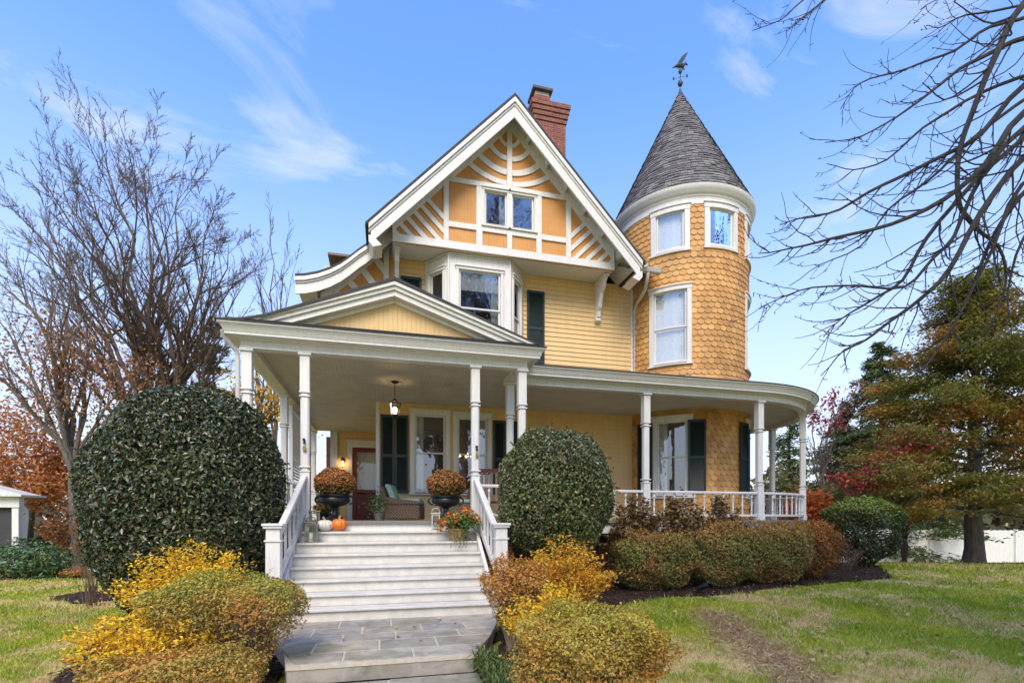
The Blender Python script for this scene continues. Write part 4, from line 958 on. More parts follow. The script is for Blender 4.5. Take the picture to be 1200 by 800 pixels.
fol('clip_green', [(.020, .038, .014), (.04, .062, .018), (.07, .08, .024)], .42, .15, zmix=(1.6, 2.15, [(.17, .27, .035), (.28, .36, .045), (.36, .33, .06)], .45))  # sunlit top of the shrub is put into the leaf colour
fol('rhodo', [(.03, .065, .022), (.055, .11, .034), (.09, .16, .05), (.14, .20, .07)], .35, .15)
fol('liriope', [(.04, .075, .018), (.07, .12, .028), (.12, .17, .04), (.22, .24, .06)], .45, .2)
fol('leggy', [(.10, .075, .03), (.22, .11, .045), (.17, .16, .05), (.32, .16, .07), (.42, .28, .15)], .4, .2)

def clipped(name, label, px, d, w, h, z0, n, size, mat, cat='shrub', group=None, dep=None, seed=1, taper=.35, stemn=26, depth=.35, asp=.55, pw=2.3, bump_=.05, stemmat='twig', sprigs=220, sl=.09, bare=2.2):
    """dense clipped shrub standing on the ground: narrower base with bare stems"""
    p = at(px, 607, d); x, y = p[0], p[1]; g = gzf(x, y); t = thing(name, label, cat, (x, y, g), group=group, world=True)
    rad = (w / 2, (dep or w) / 2, h * (1 - z0 / h) / 2); c = (x, y, g + z0 + rad[2]); q, nr = shell(c, rad, n, depth, bump_, seed=seed, top_pow=pw)
    k = np.clip((q[:, 2] - (g + z0)) / (2 * rad[2]), 0, 1); s = 1 - taper * (1 - k) ** 1.5; q[:, 0] = x + (q[:, 0] - x) * s; q[:, 1] = y + (q[:, 1] - y) * s
    thin = (RNG.random(n) < (.45 + .9 * np.clip(k * bare - .1, 0, 1) if bare > 2 else .10 + .95 * np.clip(k * 2.6 - .95, 0, 1))) & (q[:, 2] > g + .02)
    top = np.where(k > (.35 if bare > 2 else .5))[0]; si = RNG.choice(top, sprigs); m_ = 9; tt = np.tile(np.linspace(.1, 1, m_), sprigs)[:, None]; so = unit(nr[si] + RNG.normal(0, .35, (sprigs, 3)) + (0, 0, .35)); ln = RNG.uniform(.3, 1.3, (sprigs, 1)) * sl
    sq_ = np.repeat(q[si], m_, 0) + np.repeat(so * ln, m_, 0) * tt + RNG.normal(0, size * .25, (sprigs * m_, 3)); q = np.concatenate([q, sq_]); nr = np.concatenate([nr, np.repeat(nr[si], m_, 0)]); thin = np.concatenate([thin, np.ones(len(sq_), bool)])
    leaves('foliage', q[thin], nr[thin] + (0, 0, .5), size, M[mat], t, asp, .8, .25)
    mb = MB(); stems(mb, (x, y, g - .03), c, (rad[0] * (1 - taper * .4), rad[1] * (1 - taper * .4), rad[2]), stemn, .009 if stemn < 200 else .0055, -.4, .30); mb.build('stems', M[stemmat], t)
    return t
def loose(name, label, px, d, w, h, n, size, mat, sprays=40, cat='shrub', group=None, dep=None, seed=1, rz=0, lift=.1, leafstep=None):
    """open shrub of arching twigs, leaves set along every twig"""
    p = at(px, 607, d); x, y = p[0], p[1]; g = gzf(x, y); t = thing(name, label, cat, (x, y, g), group=group, world=True); mb = MB(); P = []; A = []
    for i in range(sprays):
        a = random.uniform(0, 2 * PI); rr = math.sqrt(random.random()); ex = x + cos(a) * rr * w / 2; ey = y + sin(a) * rr * (dep or w) / 2; ez = g + h * (1 - .42 * rr ** 2) * random.uniform(.72, 1.05)
        bx, by = x + cos(a) * rr * w * .12, y + sin(a) * rr * w * .12; pts = []
        for k in range(6):
            u = k / 5; pts.append((bx + (ex - bx) * u ** 1.2 + random.uniform(-.02, .02), by + (ey - by) * u ** 1.2 + random.uniform(-.02, .02), g - .02 + (ez - g) * (1 - (1 - u) ** 1.4)))
        mb.tube(pts, [.007, .006, .005, .004, .003, .002], 4)
        for j in range(max(1, n // sprays)):
            u = lift + (1 - lift) * random.random() ** .6; k = min(int(u * 5), 4); f = u * 5 - k; q = [pts[k][m] * (1 - f) + pts[k + 1][m] * f for m in range(3)]
            # side twiglets
            s = .10 * (w / 1.2) * random.random() ** .7; b = random.uniform(0, 2 * PI); P.append((q[0] + cos(b) * s, q[1] + sin(b) * s, q[2] + random.uniform(-.02, .06))); A.append((cos(b), sin(b), .5))
    P = np.array(P); A = np.array(A); k = P[:, 2] > g; leaves('foliage', P[k], np.tile((0, 0, 1.), (k.sum(), 1)), size, M[mat], t, .45, .8, .2, axis=A[k]); mb.build('stems', M['twig'], t)
    return t
# left of the walk
loose('golden_spirea', 'tall golden yellow shrub in front of the huge round bush', 222, 6.5, 1.75, 1.38, 9500, .046, 'gold', 95, dep=1.1, group='yellow leaved shrubs')
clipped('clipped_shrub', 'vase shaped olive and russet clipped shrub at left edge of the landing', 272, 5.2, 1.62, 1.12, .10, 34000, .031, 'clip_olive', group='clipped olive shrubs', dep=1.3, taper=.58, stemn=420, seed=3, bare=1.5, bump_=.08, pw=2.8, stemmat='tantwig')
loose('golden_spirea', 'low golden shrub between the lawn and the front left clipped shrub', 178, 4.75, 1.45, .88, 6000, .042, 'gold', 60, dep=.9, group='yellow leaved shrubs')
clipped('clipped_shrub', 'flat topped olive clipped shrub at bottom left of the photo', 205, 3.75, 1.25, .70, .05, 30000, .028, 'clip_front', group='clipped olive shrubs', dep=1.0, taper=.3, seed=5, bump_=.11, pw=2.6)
# right of the walk
clipped('clipped_shrub', 'leggy russet clipped shrub with bare stems right of the landing', 604, 6.35, .98, 1.12, .12, 13000, .035, 'rust', group='clipped olive shrubs', dep=.9, taper=.66, stemn=300, seed=7, depth=.5, bare=1.3, bump_=.10, stemmat='tantwig')
loose('golden_spirea', 'tall orange gold shrub below the egg shaped bush', 662, 6.9, 1.42, 1.36, 8000, .046, 'gold_orange', 85, dep=1.0, group='yellow leaved shrubs')
loose('golden_spirea', 'bright yellow shrub behind the front right clipped shrub', 640, 5.35, 1.0, .98, 5600, .042, 'gold', 70, dep=.9, group='yellow leaved shrubs')
clipped('clipped_shrub', 'wide yellow green clipped shrub at bottom edge right of the path', 694, 4.25, 1.36, .90, .05, 38000, .029, 'clip_front', group='clipped olive shrubs', dep=1.1, taper=.25, seed=9, bump_=.12, pw=2.6)
# strap leaved edging
lp = at(582, 607, 4.9); t = thing('lily_turf', 'green strap leaved clump at right edge of the landing', 'ground cover plant', (lp[0], lp[1], .0), world=True)
mb = MB()
for i in range(620):
    a = random.uniform(0, 2 * PI); rr = random.random() ** .5; bx, by = lp[0] + cos(a) * rr * .26, lp[1] + .25 + sin(a) * rr * .75; bx = max(bx, 1.02 + max(0, by - 5.4) * .42); L = random.uniform(.16, .34); a2 = random.uniform(0, 2 * PI); w = .006
    g = max(.0, gzf(bx, by)); s = (-sin(a2) * w, cos(a2) * w); m = (bx + cos(a2) * L * .35, by + sin(a2) * L * .35, g + L * .75); e = (bx + cos(a2) * L * .85, by + sin(a2) * L * .85, g + L * .55)
    mb.add([(bx - s[0], by - s[1], g), (bx + s[0], by + s[1], g), (m[0] + s[0], m[1] + s[1], m[2]), (m[0] - s[0], m[1] - s[1], m[2]), e], [(0, 1, 2, 3), (3, 2, 4)])
mb.build('strap_leaves', M['liriope'], t, fix=False)
# hedge under the right-hand porch
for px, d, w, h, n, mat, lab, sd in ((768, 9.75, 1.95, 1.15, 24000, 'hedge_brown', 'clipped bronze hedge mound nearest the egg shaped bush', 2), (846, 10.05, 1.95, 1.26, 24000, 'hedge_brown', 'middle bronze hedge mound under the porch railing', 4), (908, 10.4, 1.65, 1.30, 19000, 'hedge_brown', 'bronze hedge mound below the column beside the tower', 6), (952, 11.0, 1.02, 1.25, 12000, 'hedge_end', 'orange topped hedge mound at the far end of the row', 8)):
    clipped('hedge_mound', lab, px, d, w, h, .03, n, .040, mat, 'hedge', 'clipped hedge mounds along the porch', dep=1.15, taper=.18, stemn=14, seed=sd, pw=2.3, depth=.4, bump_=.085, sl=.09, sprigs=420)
for px, d, w, h, lab in ((745, 10.05, 1.5, 1.85, 'loose bronze leaved shrub behind the hedge beside the porch column'), (800, 10.25, 1.5, 1.95, 'leggy reddish shrub before the porch railing under the tower window'), (846, 10.35, 1.3, 1.8, 'leggy brown leaved shrub against the porch railing near the tower')):
    loose('foundation_shrub', lab, px, d, w, h, 4200, .085, 'leggy', 56, dep=.5, group='leggy shrubs along the porch railing', lift=.35)
clipped('clipped_shrub', 'rounded dark green shrub with sunlight painted on its top beyond the porch end', 1010, 13.0, 1.85, 1.78, .12, 17000, .06, 'clip_green', group='clipped green shrubs', dep=1.7, taper=.22, seed=4, depth=.25, pw=2.5)
fol('twiggy', [(.16, .09, .055), (.24, .14, .085), (.12, .07, .04)], .7, .15)
loose('twiggy_shrub', 'brown twiggy shrub in front of the rounded green shrub', 990, 12.2, .9, .72, 800, .04, 'twiggy', 70, lift=.4)
loose('twiggy_shrub', 'bare reddish twiggy sapling left of the huge round bush', 108, 9.2, .85, 1.55, 260, .035, 'twiggy', 24, lift=.5)

# --- trees
def curve(p0, p1, bend, n=7, wob=.0):
    p0, p1 = Vector(p0), Vector(p1); L = (p1 - p0).length; out = []
    for i in range(n):
        u = i / (n - 1); q = p0.lerp(p1, u) + Vector(bend) * (4 * u * (1 - u)); 
        if 0 < i < n - 1: q += Vector((random.gauss(0, 1), random.gauss(0, 1), random.gauss(0, 1))) * wob * L
        out.append(q)
    return out
def branchlets(mb, pts, rad, level, maxlevel, tips, up=.35, ang=.75, ratio=.48, per=7, start=.25, minr=.006, sides=4, wob=.03, droop=0.0, Lmax=None, lens=None):
    """recursively hang side branches on a polyline"""
    L = sum((b - a).length for a, b in zip(pts[:-1], pts[1:])); m = len(pts) - 1
    for k in range(per):
        u = start + (1 - start) * (k + random.random()) / per; f = u * m; i = min(int(f), m - 1); q = pts[i].lerp(pts[i + 1], f - i); t = (pts[i + 1] - pts[i]).normalized()
        r0 = max(minr, (rad[i] * (1 - (f - i)) + rad[i + 1] * (f - i)) * .62); s = t.orthogonal().normalized(); s.rotate(Matrix.Rotation(random.uniform(0, 2 * PI), 3, t))
        d = (t * cos(ang) + s * sin(ang) * random.uniform(.6, 1.1) + Vector((0, 0, up * random.uniform(.3, 1.2)))).normalized()
        l = L * ratio * (1.15 - .65 * u) * random.uniform(.6, 1.25); l = min(l, Lmax) if Lmax else l
        n = 5 if level < maxlevel else 4; bp = [q]
        for j in range(1, n): d = (d + Vector((random.gauss(0, wob * 4), random.gauss(0, wob * 4), random.gauss(0, wob * 4) + up * .12 - droop))).normalized(); bp.append(bp[-1] + d * l / (n - 1))
        br = [max(minr * .6, r0 * (1 - .8 * j / (n - 1))) for j in range(n)]
        mb.tube(bp, br, max(3, sides - level), cap=False); tips.append((bp[-1], d)); tips.append((bp[len(bp) // 2], d))
        if level < maxlevel: branchlets(mb, bp, br, level + 1, maxlevel, tips, up, ang, ratio, max(2, int(per * .8)), .2, minr, sides, wob, droop, Lmax)
def leader_tree(name, label, base, fork, leaders, r0, mat, group=None, levels=2, per=8, cat='tree', minr=.008, up=.4, ratio=.42, ang=.6, bend=.06, wobL=.012, foliage_=None, rk=(.45, .62), brmat=None):
    """trunk to the fork, then leaders that end at given points, with branches in recursion"""
    t = thing(name, label, cat, base, group=group, world=True); tr = MB(); br = MB(); tips = []
    fb = [Vector(base) + Vector((0, 0, -.2)), Vector(base).lerp(Vector(fork), .5) + Vector((random.uniform(-.1, .1), 0, 0)), Vector(fork)]
    tr.tube(fb, [r0 * 1.25, r0 * 1.02, r0 * .95], 12)
    for e in leaders:
        e = Vector(e); f0 = Vector(fork) + Vector((random.uniform(-.2, .2), random.uniform(-.2, .2), random.uniform(-.3, .4))) * r0 * 1.5; hd = Vector((e.x - f0.x, e.y - f0.y, 0))
        pts = curve(f0, e, hd * -bend + Vector((0, 0, hd.length * bend * 1.6)), 10, wobL); rr = r0 * random.uniform(*rk); rad = [max(minr, rr * (1 - .93 * i / 9)) for i in range(10)]
        tr.tube(pts, rad, 8); branchlets(br, pts, rad, 0, levels, tips, up, ang, ratio, per, .15, minr, 6)
    tr.build('trunk', M[mat], t, smooth=True, fix=False); br.build('branches', M[brmat or mat], t, fix=False)
    if foliage_:
        m_, n_, sz, spread, keepf = foliage_; P = np.array([q for q, d in tips if keepf(q)]); 
        i = RNG.integers(0, len(P), n_); pts = P[i] + RNG.normal(0, spread, (n_, 3)); leaves('foliage', pts, np.tile((0, 0, 1.), (n_, 1)), sz, M[m_], t, .6, .9, .2, droop=.4)
    return t
T1 = [at(-10, 320, 20), at(14, 245, 21.5), at(46, 250, 18.8), at(70, 195, 20.3), at(104, 215, 19), at(118, 165, 21), at(160, 180, 19.4), at(176, 205, 21.5), at(214, 205, 20), at(250, 250, 19.4), at(268, 285, 21), at(288, 330, 20)]
b0 = at(196, 640, 20); leader_tree('bare_tree', 'tall bare many-stemmed tree fanning out behind the huge round bush', (b0[0], b0[1], gzf(b0[0], b0[1])), (b0[0], b0[1], 3.2), T1, .34, 'barkwarm', 'bare trees behind the left lawn', 2, 15, minr=.0075, up=.22, ratio=.36, ang=.72, rk=(.34, .50), brmat='darktwig', bend=.05)
fol('copper_leaf', [(.28, .12, .06), (.40, .18, .085), (.50, .26, .12), (.34, .15, .08)], .6, .3)
b0 = at(90, 640, 17); leader_tree('copper_leaved_tree', 'leaning tree holding copper brown leaves at far left', (b0[0], b0[1], gzf(b0[0], b0[1])), at(88, 560, 17), [at(20, 300, 16.5), at(60, 275, 17.5), at(-20, 350, 17), at(110, 350, 17.6), at(-60, 400, 16.4), at(40, 400, 16), at(150, 440, 17)], .20, 'bark', None, 2, 8, minr=.008, up=.25, ratio=.42, foliage_=('copper_leaf', 4600, .11, .40, lambda q: q.z < 8.2))
b0 = at(322, 640, 27); leader_tree('bare_tree', 'slender bare tree rising behind the porch roof at left', (b0[0], b0[1], gzf(b0[0], b0[1])), at(322, 520, 27), [at(306, 285, 27), at(318, 262, 27.5), at(334, 290, 26.5), at(346, 310, 27)], .13, 'barkwarm', 'bare trees behind the left lawn', 2, 10, minr=.008, up=.5, ratio=.3, ang=.5, brmat='darktwig')
fol('yellow_leaf', [(.70, .42, .04), (.80, .55, .06), (.55, .38, .07), (.70, .32, .05)], .5, .35)
b0 = at(308, 640, 19); leader_tree('yellow_maple', 'tree with sparse yellow leaves seen through the left end of the porch', (b0[0], b0[1], gzf(b0[0], b0[1])), at(304, 500, 19), [at(310, 440, 19), at(330, 470, 19.5), at(280, 450, 19), at(345, 500, 22), at(385, 480, 25), at(300, 420, 20)], .22, 'barkdark', None, 2, 6, minr=.008, foliage_=('yellow_leaf', 1300, .13, .40, lambda q: q.z < 6.8))
# pine behind
def conifer(name, label, px, ytop, d, w, n, size, mat, z0=.6, group=None, tiers=36, bark_='barkdark', sag=.18, dens=1.0):
    b = at(px, 640, d); x, y = b[0], b[1]; g = gzf(x, y); top = at(px, ytop, d)[2]; hh = top - g; t = thing(name, label, 'tree', (x, y, g), group=group, world=True); tr = MB().tube([(x, y, g - .1), (x, y, top - .2)], [w * .045, .02], 8); P = []; A = []; N_ = []
    for i in range(tiers):
        u = (i + random.random()) / tiers; z = g + z0 + (hh - z0) * u; R0 = w / 2 * (1 - u) ** .85 * random.uniform(.75, 1.12) + .30
        for k in range(int(9 * (1 - u * .6))):
            a = random.uniform(0, 2 * PI); R1 = R0 * random.uniform(.6, 1.1); e = Vector((x + cos(a) * R1, y + sin(a) * R1, z - sag * R1 + random.uniform(-.1, .15))); tr.tube([(x, y, z + .12 * R1), ((x + e.x) / 2, (y + e.y) / 2, z + .04), e], [.03, .02, .006], 3, cap=False)
            m = max(4, int(n / (tiers * 7) * (R1 / (w / 2) + .2) * 1.6))
            for j in range(m):
                s = random.random() ** .7; q = Vector((x, y, z + .1)).lerp(e, s); o = .10 + .16 * R1 * (1 - abs(s - .5)); P.append((q.x + random.gauss(0, o * .6), q.y + random.gauss(0, o * .6), q.z + random.gauss(-.04, .09))); A.append((cos(a) + random.gauss(0, .5), sin(a) + random.gauss(0, .5), -.35)); N_.append((0, 0, 1))
    leaves('foliage', P, N_, size, M[mat], t, .28, .7, .2, axis=A); tr.build('trunk', M[bark_], t, fix=False); return t
fol('pine_leaf', [(.045, .075, .035), (.075, .11, .05), (.11, .14, .07), (.15, .16, .085)], .6, .2)
fol('spruce_leaf', [(.05, .085, .03), (.085, .135, .045), (.125, .17, .06), (.17, .19, .07)], .6, .2)
fol('blue_spruce', [(.10, .11, .07), (.14, .15, .095), (.19, .18, .12), (.23, .18, .12)], .6, .2)
conifer('pine_tree', 'soft grey green pine behind the bare tree left of the porch roof', 250, 372, 30, 4.6, 11000, .34, 'pine_leaf', 3.0, tiers=22)
conifer('spruce_tree', 'tall dark green spruce standing left of the big olive tree', 1034, 400, 27, 9.6, 52000, .27, 'spruce_leaf', .8, 'spruces beyond the porch')
conifer('spruce_tree', 'shorter grey green spruce behind the red leaved dogwood', 988, 470, 28, 7.0, 26000, .26, 'blue_spruce', .8, 'spruces beyond the porch')
conifer('spruce_tree', 'spruce seen between the columns at the round end of the porch', 925, 490, 27, 4.5, 9000, .26, 'spruce_leaf', .8, 'spruces beyond the porch')
# big spreading tree on the right lawn: layered sprays
fol('olive_leaf', [(.13, .155, .034), (.20, .215, .044), (.28, .26, .05), (.33, .26, .05), (.19, .225, .05)], .55, .4, patch=([(.42, .23, .045), (.52, .27, .05), (.38, .24, .055), (.58, .26, .05)], .55, .565))
def spreading(name, label, px, d, r0, hgt, crown, n, size, mat, seed=1):
    b = at(px, 661, d); x, y = b[0], b[1]; g = gzf(x, y); t = thing(name, label, 'tree', (x, y, g), world=True); tr = MB(); br = MB(); P = []; A = []; N_ = []
    tr.tube([(x, y, g - .2), (x + .01, y, g + .12), (x + .03, y, g + .5), (x, y + .02, g + 1.6), (x + .1, y, g + hgt * .6), (x + .05, y, g + hgt * .95)], [r0 * 1.7, r0 * 1.22, r0 * 1.02, r0 * .9, r0 * .5, .03], 12)
    rnd = random.Random(seed)
    for i in range(58):
        u = (i + rnd.random()) / 58; z = g + 1.75 + (hgt - 2.1) * u; prof = (1 - u) ** 1.2 + .12; R0 = crown * max(.18, prof) * rnd.uniform(.72, 1.1); a = i * 2.39996 + rnd.uniform(-.4, .4)
        e = Vector((x + cos(a) * R0, y + sin(a) * R0, z + R0 * (.10 + .25 * u) * rnd.uniform(.3, 1.2) - (.55 if u < .25 else .0))); pts = curve((x, y, z - .25), e, (0, 0, .25), 7, .015); rad = [max(.012, .075 * (1 - u * .5) * (1 - k / 7)) for k in range(7)]; br.tube(pts, rad, 5, cap=False); tips = []
        branchlets(br, pts, rad, 0, 0, tips, .02, 1.0, .34, 11, .22, .008, 4, .03, .03)
        c = [q for q, _ in tips] + pts[2:]; m = int(n / 58 * (R0 / crown + .15))
        for j in range(m):
            q = rnd.choice(c); P.append((q.x + rnd.gauss(0, .27), q.y + rnd.gauss(0, .27), q.z + rnd.gauss(0, .075))); A.append((cos(a), sin(a), -.25)); N_.append((0, 0, 1))
    leaves('foliage', P, N_, size, M[mat], t, .5, .55, .2, axis=A); tr.build('trunk', M['bark'], t, smooth=True, fix=False); br.build('branches', M['bark'], t, fix=False); return t
spreading('spreading_tree', 'big olive and orange tree with layered branches before the white fence', 1141, 16.2, .25, 9.2, 4.3, 180000, .11, 'olive_leaf')
# red dogwood, burning bush, twiggy red-leaved tree
fol('red_leaf', [(.42, .045, .05), (.54, .08, .075), (.34, .035, .04), (.60, .15, .10)], .5, .3)
fol('burning', [(.55, .07, .03), (.66, .15, .035), (.45, .045, .03), (.70, .28, .04), (.30, .20, .05)], .5, .3)
b0 = at(1003, 655, 15); g0 = gzf(b0[0], b0[1])
leader_tree('red_dogwood', 'small tree with a spray of crimson leaves before the spruces', (b0[0], b0[1], g0), at(1003, 596, 15), [at(1040, 560, 14.6), at(1075, 540, 14.6), at(1092, 512, 14.6), at(1060, 525, 14.8), at(1030, 545, 15.2), at(1015, 560, 14.8), at(980, 560, 15.4)], .07, 'bark', None, 1, 7, 'tree', .005, .15, .3, .7, foliage_=('red_leaf', 1500, .11, .17, lambda q: q.z > 2.6))
b0 = at(965, 655, 19); g0 = gzf(b0[0], b0[1])
leader_tree('red_leaved_sapling', 'thin nearly bare tree with a few dark red leaves right of the porch roof', (b0[0], b0[1], g0), at(963, 580, 19), [at(948, 475, 19), at(962, 480, 19.3), at(978, 470, 19), at(990, 465, 18.8), at(970, 505, 19), at(940, 510, 19)], .07, 'bark', None, 1, 7, 'tree', .007, .35, .35, .6, foliage_=('red_leaf', 480, .13, .12, lambda q: q.z > 5.0))
loose('burning_bush', 'scarlet and orange bush behind the curved porch railing', 945, 17.5, 3.2, 2.75, 9000, .12, 'burning', 150, dep=1.8)
fol('mixed_far', [(.14, .15, .05), (.22, .21, .06), (.30, .22, .06), (.16, .19, .07)], .6, .25)
loose('far_shrub', 'olive shrub seen past the columns of the round porch', 915, 21, 3.0, 4.2, 5000, .18, 'mixed_far', 90)
# left background
fol('copper_bush', [(.48, .17, .06), (.62, .27, .075), (.56, .21, .08), (.40, .13, .05), (.66, .36, .09)], .6, .3)
b0 = at(36, 650, 19.5); leader_tree('japanese_maple', 'low orange copper maple at left beside the white porch', (b0[0], b0[1], gzf(b0[0], b0[1])), at(38, 600, 19.5), [at(-20, 535, 20), at(10, 495, 19.5), at(45, 500, 19.2), at(75, 525, 20), at(98, 555, 20.2), at(-50, 555, 19.5), at(64, 570, 19.2)], .09, 'barkdark', None, 1, 8, minr=.006, up=.15, ratio=.4, foliage_=('copper_bush', 9500, .14, .36, lambda q: q.z > 1.6))
fol('dark_brush', [(.09, .068, .036), (.15, .10, .05), (.09, .10, .04), (.22, .13, .06)], .6, .2)
loose('thicket', 'dark brown brush behind the rhododendron at left', 118, 18.5, 3.6, 3.0, 5200, .13, 'dark_brush', 120)
fol('rust_far', [(.28, .10, .04), (.38, .15, .05), (.20, .09, .04)], .6, .3)
loose('rusty_shrub', 'rusty orange shrub in the gap left of the huge round bush', 96, 17.2, 2.2, 2.7, 4200, .12, 'rust_far', 80)
p, nr = None, None
q0 = at(33, 660, 14.6); t = thing('rhododendron', 'broad green rhododendron in front of the white neighbouring porch', 'shrub', (q0[0], q0[1], gzf(q0[0], q0[1])), world=True)
P, Nn = shell((q0[0], q0[1], gzf(q0[0], q0[1]) + .5), (1.05, .8, .62), 3600, .45, .12, seed=3); k = P[:, 2] > gzf(q0[0], q0[1]); leaves('foliage', P[k], Nn[k] + (0, 0, .4), .13, M['rhodo'], t, .36, .6, .25)
stems(MB(), (q0[0], q0[1], gzf(q0[0], q0[1])), (q0[0], q0[1], gzf(q0[0], q0[1]) + .5), (.8, .6, .5), 16, .016).build('stems', M['barkdark'], t)
fol('gold_ground', [(.45, .20, .05), (.55, .30, .08), (.30, .14, .05)], .6, .25)
loose('low_plant', 'low orange ground plant right of the rhododendron', 92, 14.8, 1.0, .32, 900, .07, 'gold_ground', 60)
# far woods closing the horizon
P = []; 
for i in range(420):
    a = random.uniform(-2.2, 2.2) if i % 4 else random.uniform(0, 2 * PI); d = random.uniform(48, 75); h = random.uniform(4, 8); x, y = d * sin(a + YAW), d * cos(a + YAW)
    q, _ = shell((x, y, -1 + h / 2), (h * .55, h * .5, h / 2), 70, .5, .12, seed=i); P.append(q)
P = np.concatenate(P); fol('woods_leaf', [(.06, .055, .03), (.10, .08, .04), (.13, .09, .045), (.07, .075, .035)], .8, .2)
tag(leaves('far_woods', P, np.tile((0, -1., .6), (len(P), 1)), .9, M['woods_leaf'], aspect=.8, jit=.8), 'low belt of autumn woods closing the horizon', 'woods', kind='stuff')
# the overhanging tree: its trunk stands just outside the frame on the right
hub = Vector(at(1520, 20, 8.2)); root = at(1620, 640, 8.2); t = thing('overhanging_tree', 'bare tree whose drooping twigs hang in from the upper right corner', 'tree', (root[0], root[1], gzf(root[0], root[1])), world=True)
tr = MB().tube([(root[0], root[1], gzf(root[0], root[1]) - .2), (root[0] - .1, root[1], 2.5), (root[0] - .25, root[1] + .05, 5.5), hub], [.42, .33, .28, .2], 12); br = MB(); tips = []
LIMBS = [
 (7.0, [(1300, -60), (1198, -4), (1167, 62), (1149, 107), (1124, 173), (1120, 231), (1140, 268), (1173, 289), (1178, 326), (1168, 372), (1150, 400)], .05),
 (7.6, [(1330, 10), (1200, 45), (1160, 62), (1124, 82), (1090, 108), (1050, 140), (1010, 160), (967, 167)], .04),
 (7.2, [(1320, 40), (1200, 95), (1149, 161), (1091, 190), (1033, 215), (984, 247), (945, 254), (914, 264)], .045),
 (6.8, [(1340, 60), (1200, 124), (1157, 194), (1107, 235), (1046, 264), (971, 281), (930, 290), (889, 297)], .05),
 (7.4, [(1330, 90), (1200, 144), (1140, 215), (1083, 281), (1058, 330), (1020, 352), (985, 372), (965, 395)], .045),
 (6.6, [(1320, 120), (1205, 170), (1150, 250), (1110, 320), (1078, 352), (1042, 378), (1015, 398), (990, 408), (962, 440)], .045),
 (8.0, [(1330, -40), (1210, 20), (1160, 30), (1120, 60), (1080, 75), (1030, 90), (1000, 100), (985, 128)], .032),
 (7.8, [(1320, -20), (1180, 10), (1130, 17), (1100, 35), (1085, 30)], .022),
 (7.9, [(1320, 60), (1190, 90), (1130, 118), (1080, 150), (1040, 190), (1000, 200), (969, 192)], .032),
 (7.1, [(1330, 130), (1210, 215), (1170, 262), (1150, 310), (1130, 360), (1108, 395), (1085, 430)], .04),
 (7.3, [(1320, 150), (1215, 250), (1190, 300), (1178, 350), (1186, 395)], .03),
 (6.9, [(1300, 80), (1190, 170), (1150, 205), (1120, 280), (1095, 300), (1062, 340), (1010, 335), (950, 335), (910, 350), (890, 362)], .035),
 (7.7, [(1330, 30), (1180, 130), (1130, 170), (1085, 215), (1040, 245), (1010, 290), (960, 310), (925, 335)], .03),
 (8.3, [(1350, -120), (1200, -70), (1080, -45), (1000, -25), (965, 0), (945, 18), (922, 37)], .035),
 (8.5, [(1350, -140), (1180, -90), (1050, -60), (985, -30), (940, 0), (915, 26), (882, 36)], .03),
 (7.9, [(1340, -60), (1200, -30), (1140, -18), (1098, -2), (1078, 12)], .02),
 (6.7, [(1320, 140), (1190, 215), (1165, 290), (1140, 340), (1095, 420), (1070, 440)], .032)]
for d, pts2, r in LIMBS:
    pp = [Vector(at(px, py, d + (px - 1100) * -.0009 + random.uniform(-.06, .06))) for px, py in pts2]; dn = []
    for i in range(len(pp) - 1):
        for s in range(3): dn.append(pp[i].lerp(pp[i + 1], s / 3) + Vector((random.gauss(0, .012), random.gauss(0, .012), random.gauss(0, .012))))
    dn.append(pp[-1]); sm = [dn[0]] + [(dn[i - 1] + dn[i] * 2 + dn[i + 1]) / 4 for i in range(1, len(dn) - 1)] + [dn[-1]]; n = len(sm)
    br.tube([hub, hub.lerp(sm[0], .6) + Vector((0, 0, .15))] + sm, [.12, .08] + [max(.006, r * (1 - .88 * i / (n - 1))) for i in range(n)], 7)
    # side twigs: leave towards the tip, sag, then curl up
    for i in range(3, n - 1):
        for rep in range(2):
            if random.random() > .62: continue
            tdir = (sm[min(i + 1, n - 1)] - sm[i - 1]).normalized(); s = tdir.orthogonal().normalized(); s.rotate(Matrix.Rotation(random.uniform(0, 2 * PI), 3, tdir)); dd = (tdir * .8 + s * .65).normalized(); L = random.uniform(.35, 1.35) * (1 - .45 * i / n); q = [sm[i].copy()]; m = 7
            for j in range(1, m): dd = (dd + Vector((random.gauss(0, .13), random.gauss(0, .13), random.gauss(0, .10) + (-.06 if j < 3 else .16)))).normalized(); q.append(q[-1] + dd * L / (m - 1))
            r1 = max(.0055, r * .36 * (1 - .6 * i / n)); br.tube(q, [r1 * (1 - .62 * j / (m - 1)) for j in range(m)], 4)
            for j in range(1, m):
                if random.random() < .4:
                    e = q[j] + Vector((random.gauss(0, 1), random.gauss(0, 1), random.gauss(.3, .8))).normalized() * random.uniform(.03, .12); br.tube([q[j], q[j].lerp(e, .6) + Vector((0, 0, -.008)), e], [.006, .005, .004], 4)
for ex, ey, ez in ((14.5, 2.0, 18), (17, 4.5, 20), (19.5, 1.5, 17), (15.2, -2.0, 16), (18.5, 7.5, 16.5), (21, 4.5, 14), (16.5, 0, 20)):      # the crown above, out of frame
    pts = curve(hub + Vector((.05, 0, -.3)), (ex, ey, ez), (0, 0, .6), 9, .015); rad = [max(.012, .15 * (1 - .9 * i / 8)) for i in range(9)]; tr.tube(pts, rad, 8); branchlets(br, pts, rad, 0, 2, tips, .3, .6, .34, 8, .25, .009, 5)
tr.build('trunk', M['barkdark'], t, smooth=True, fix=False); br.build('branches', M['barkdark'], t, fix=False)
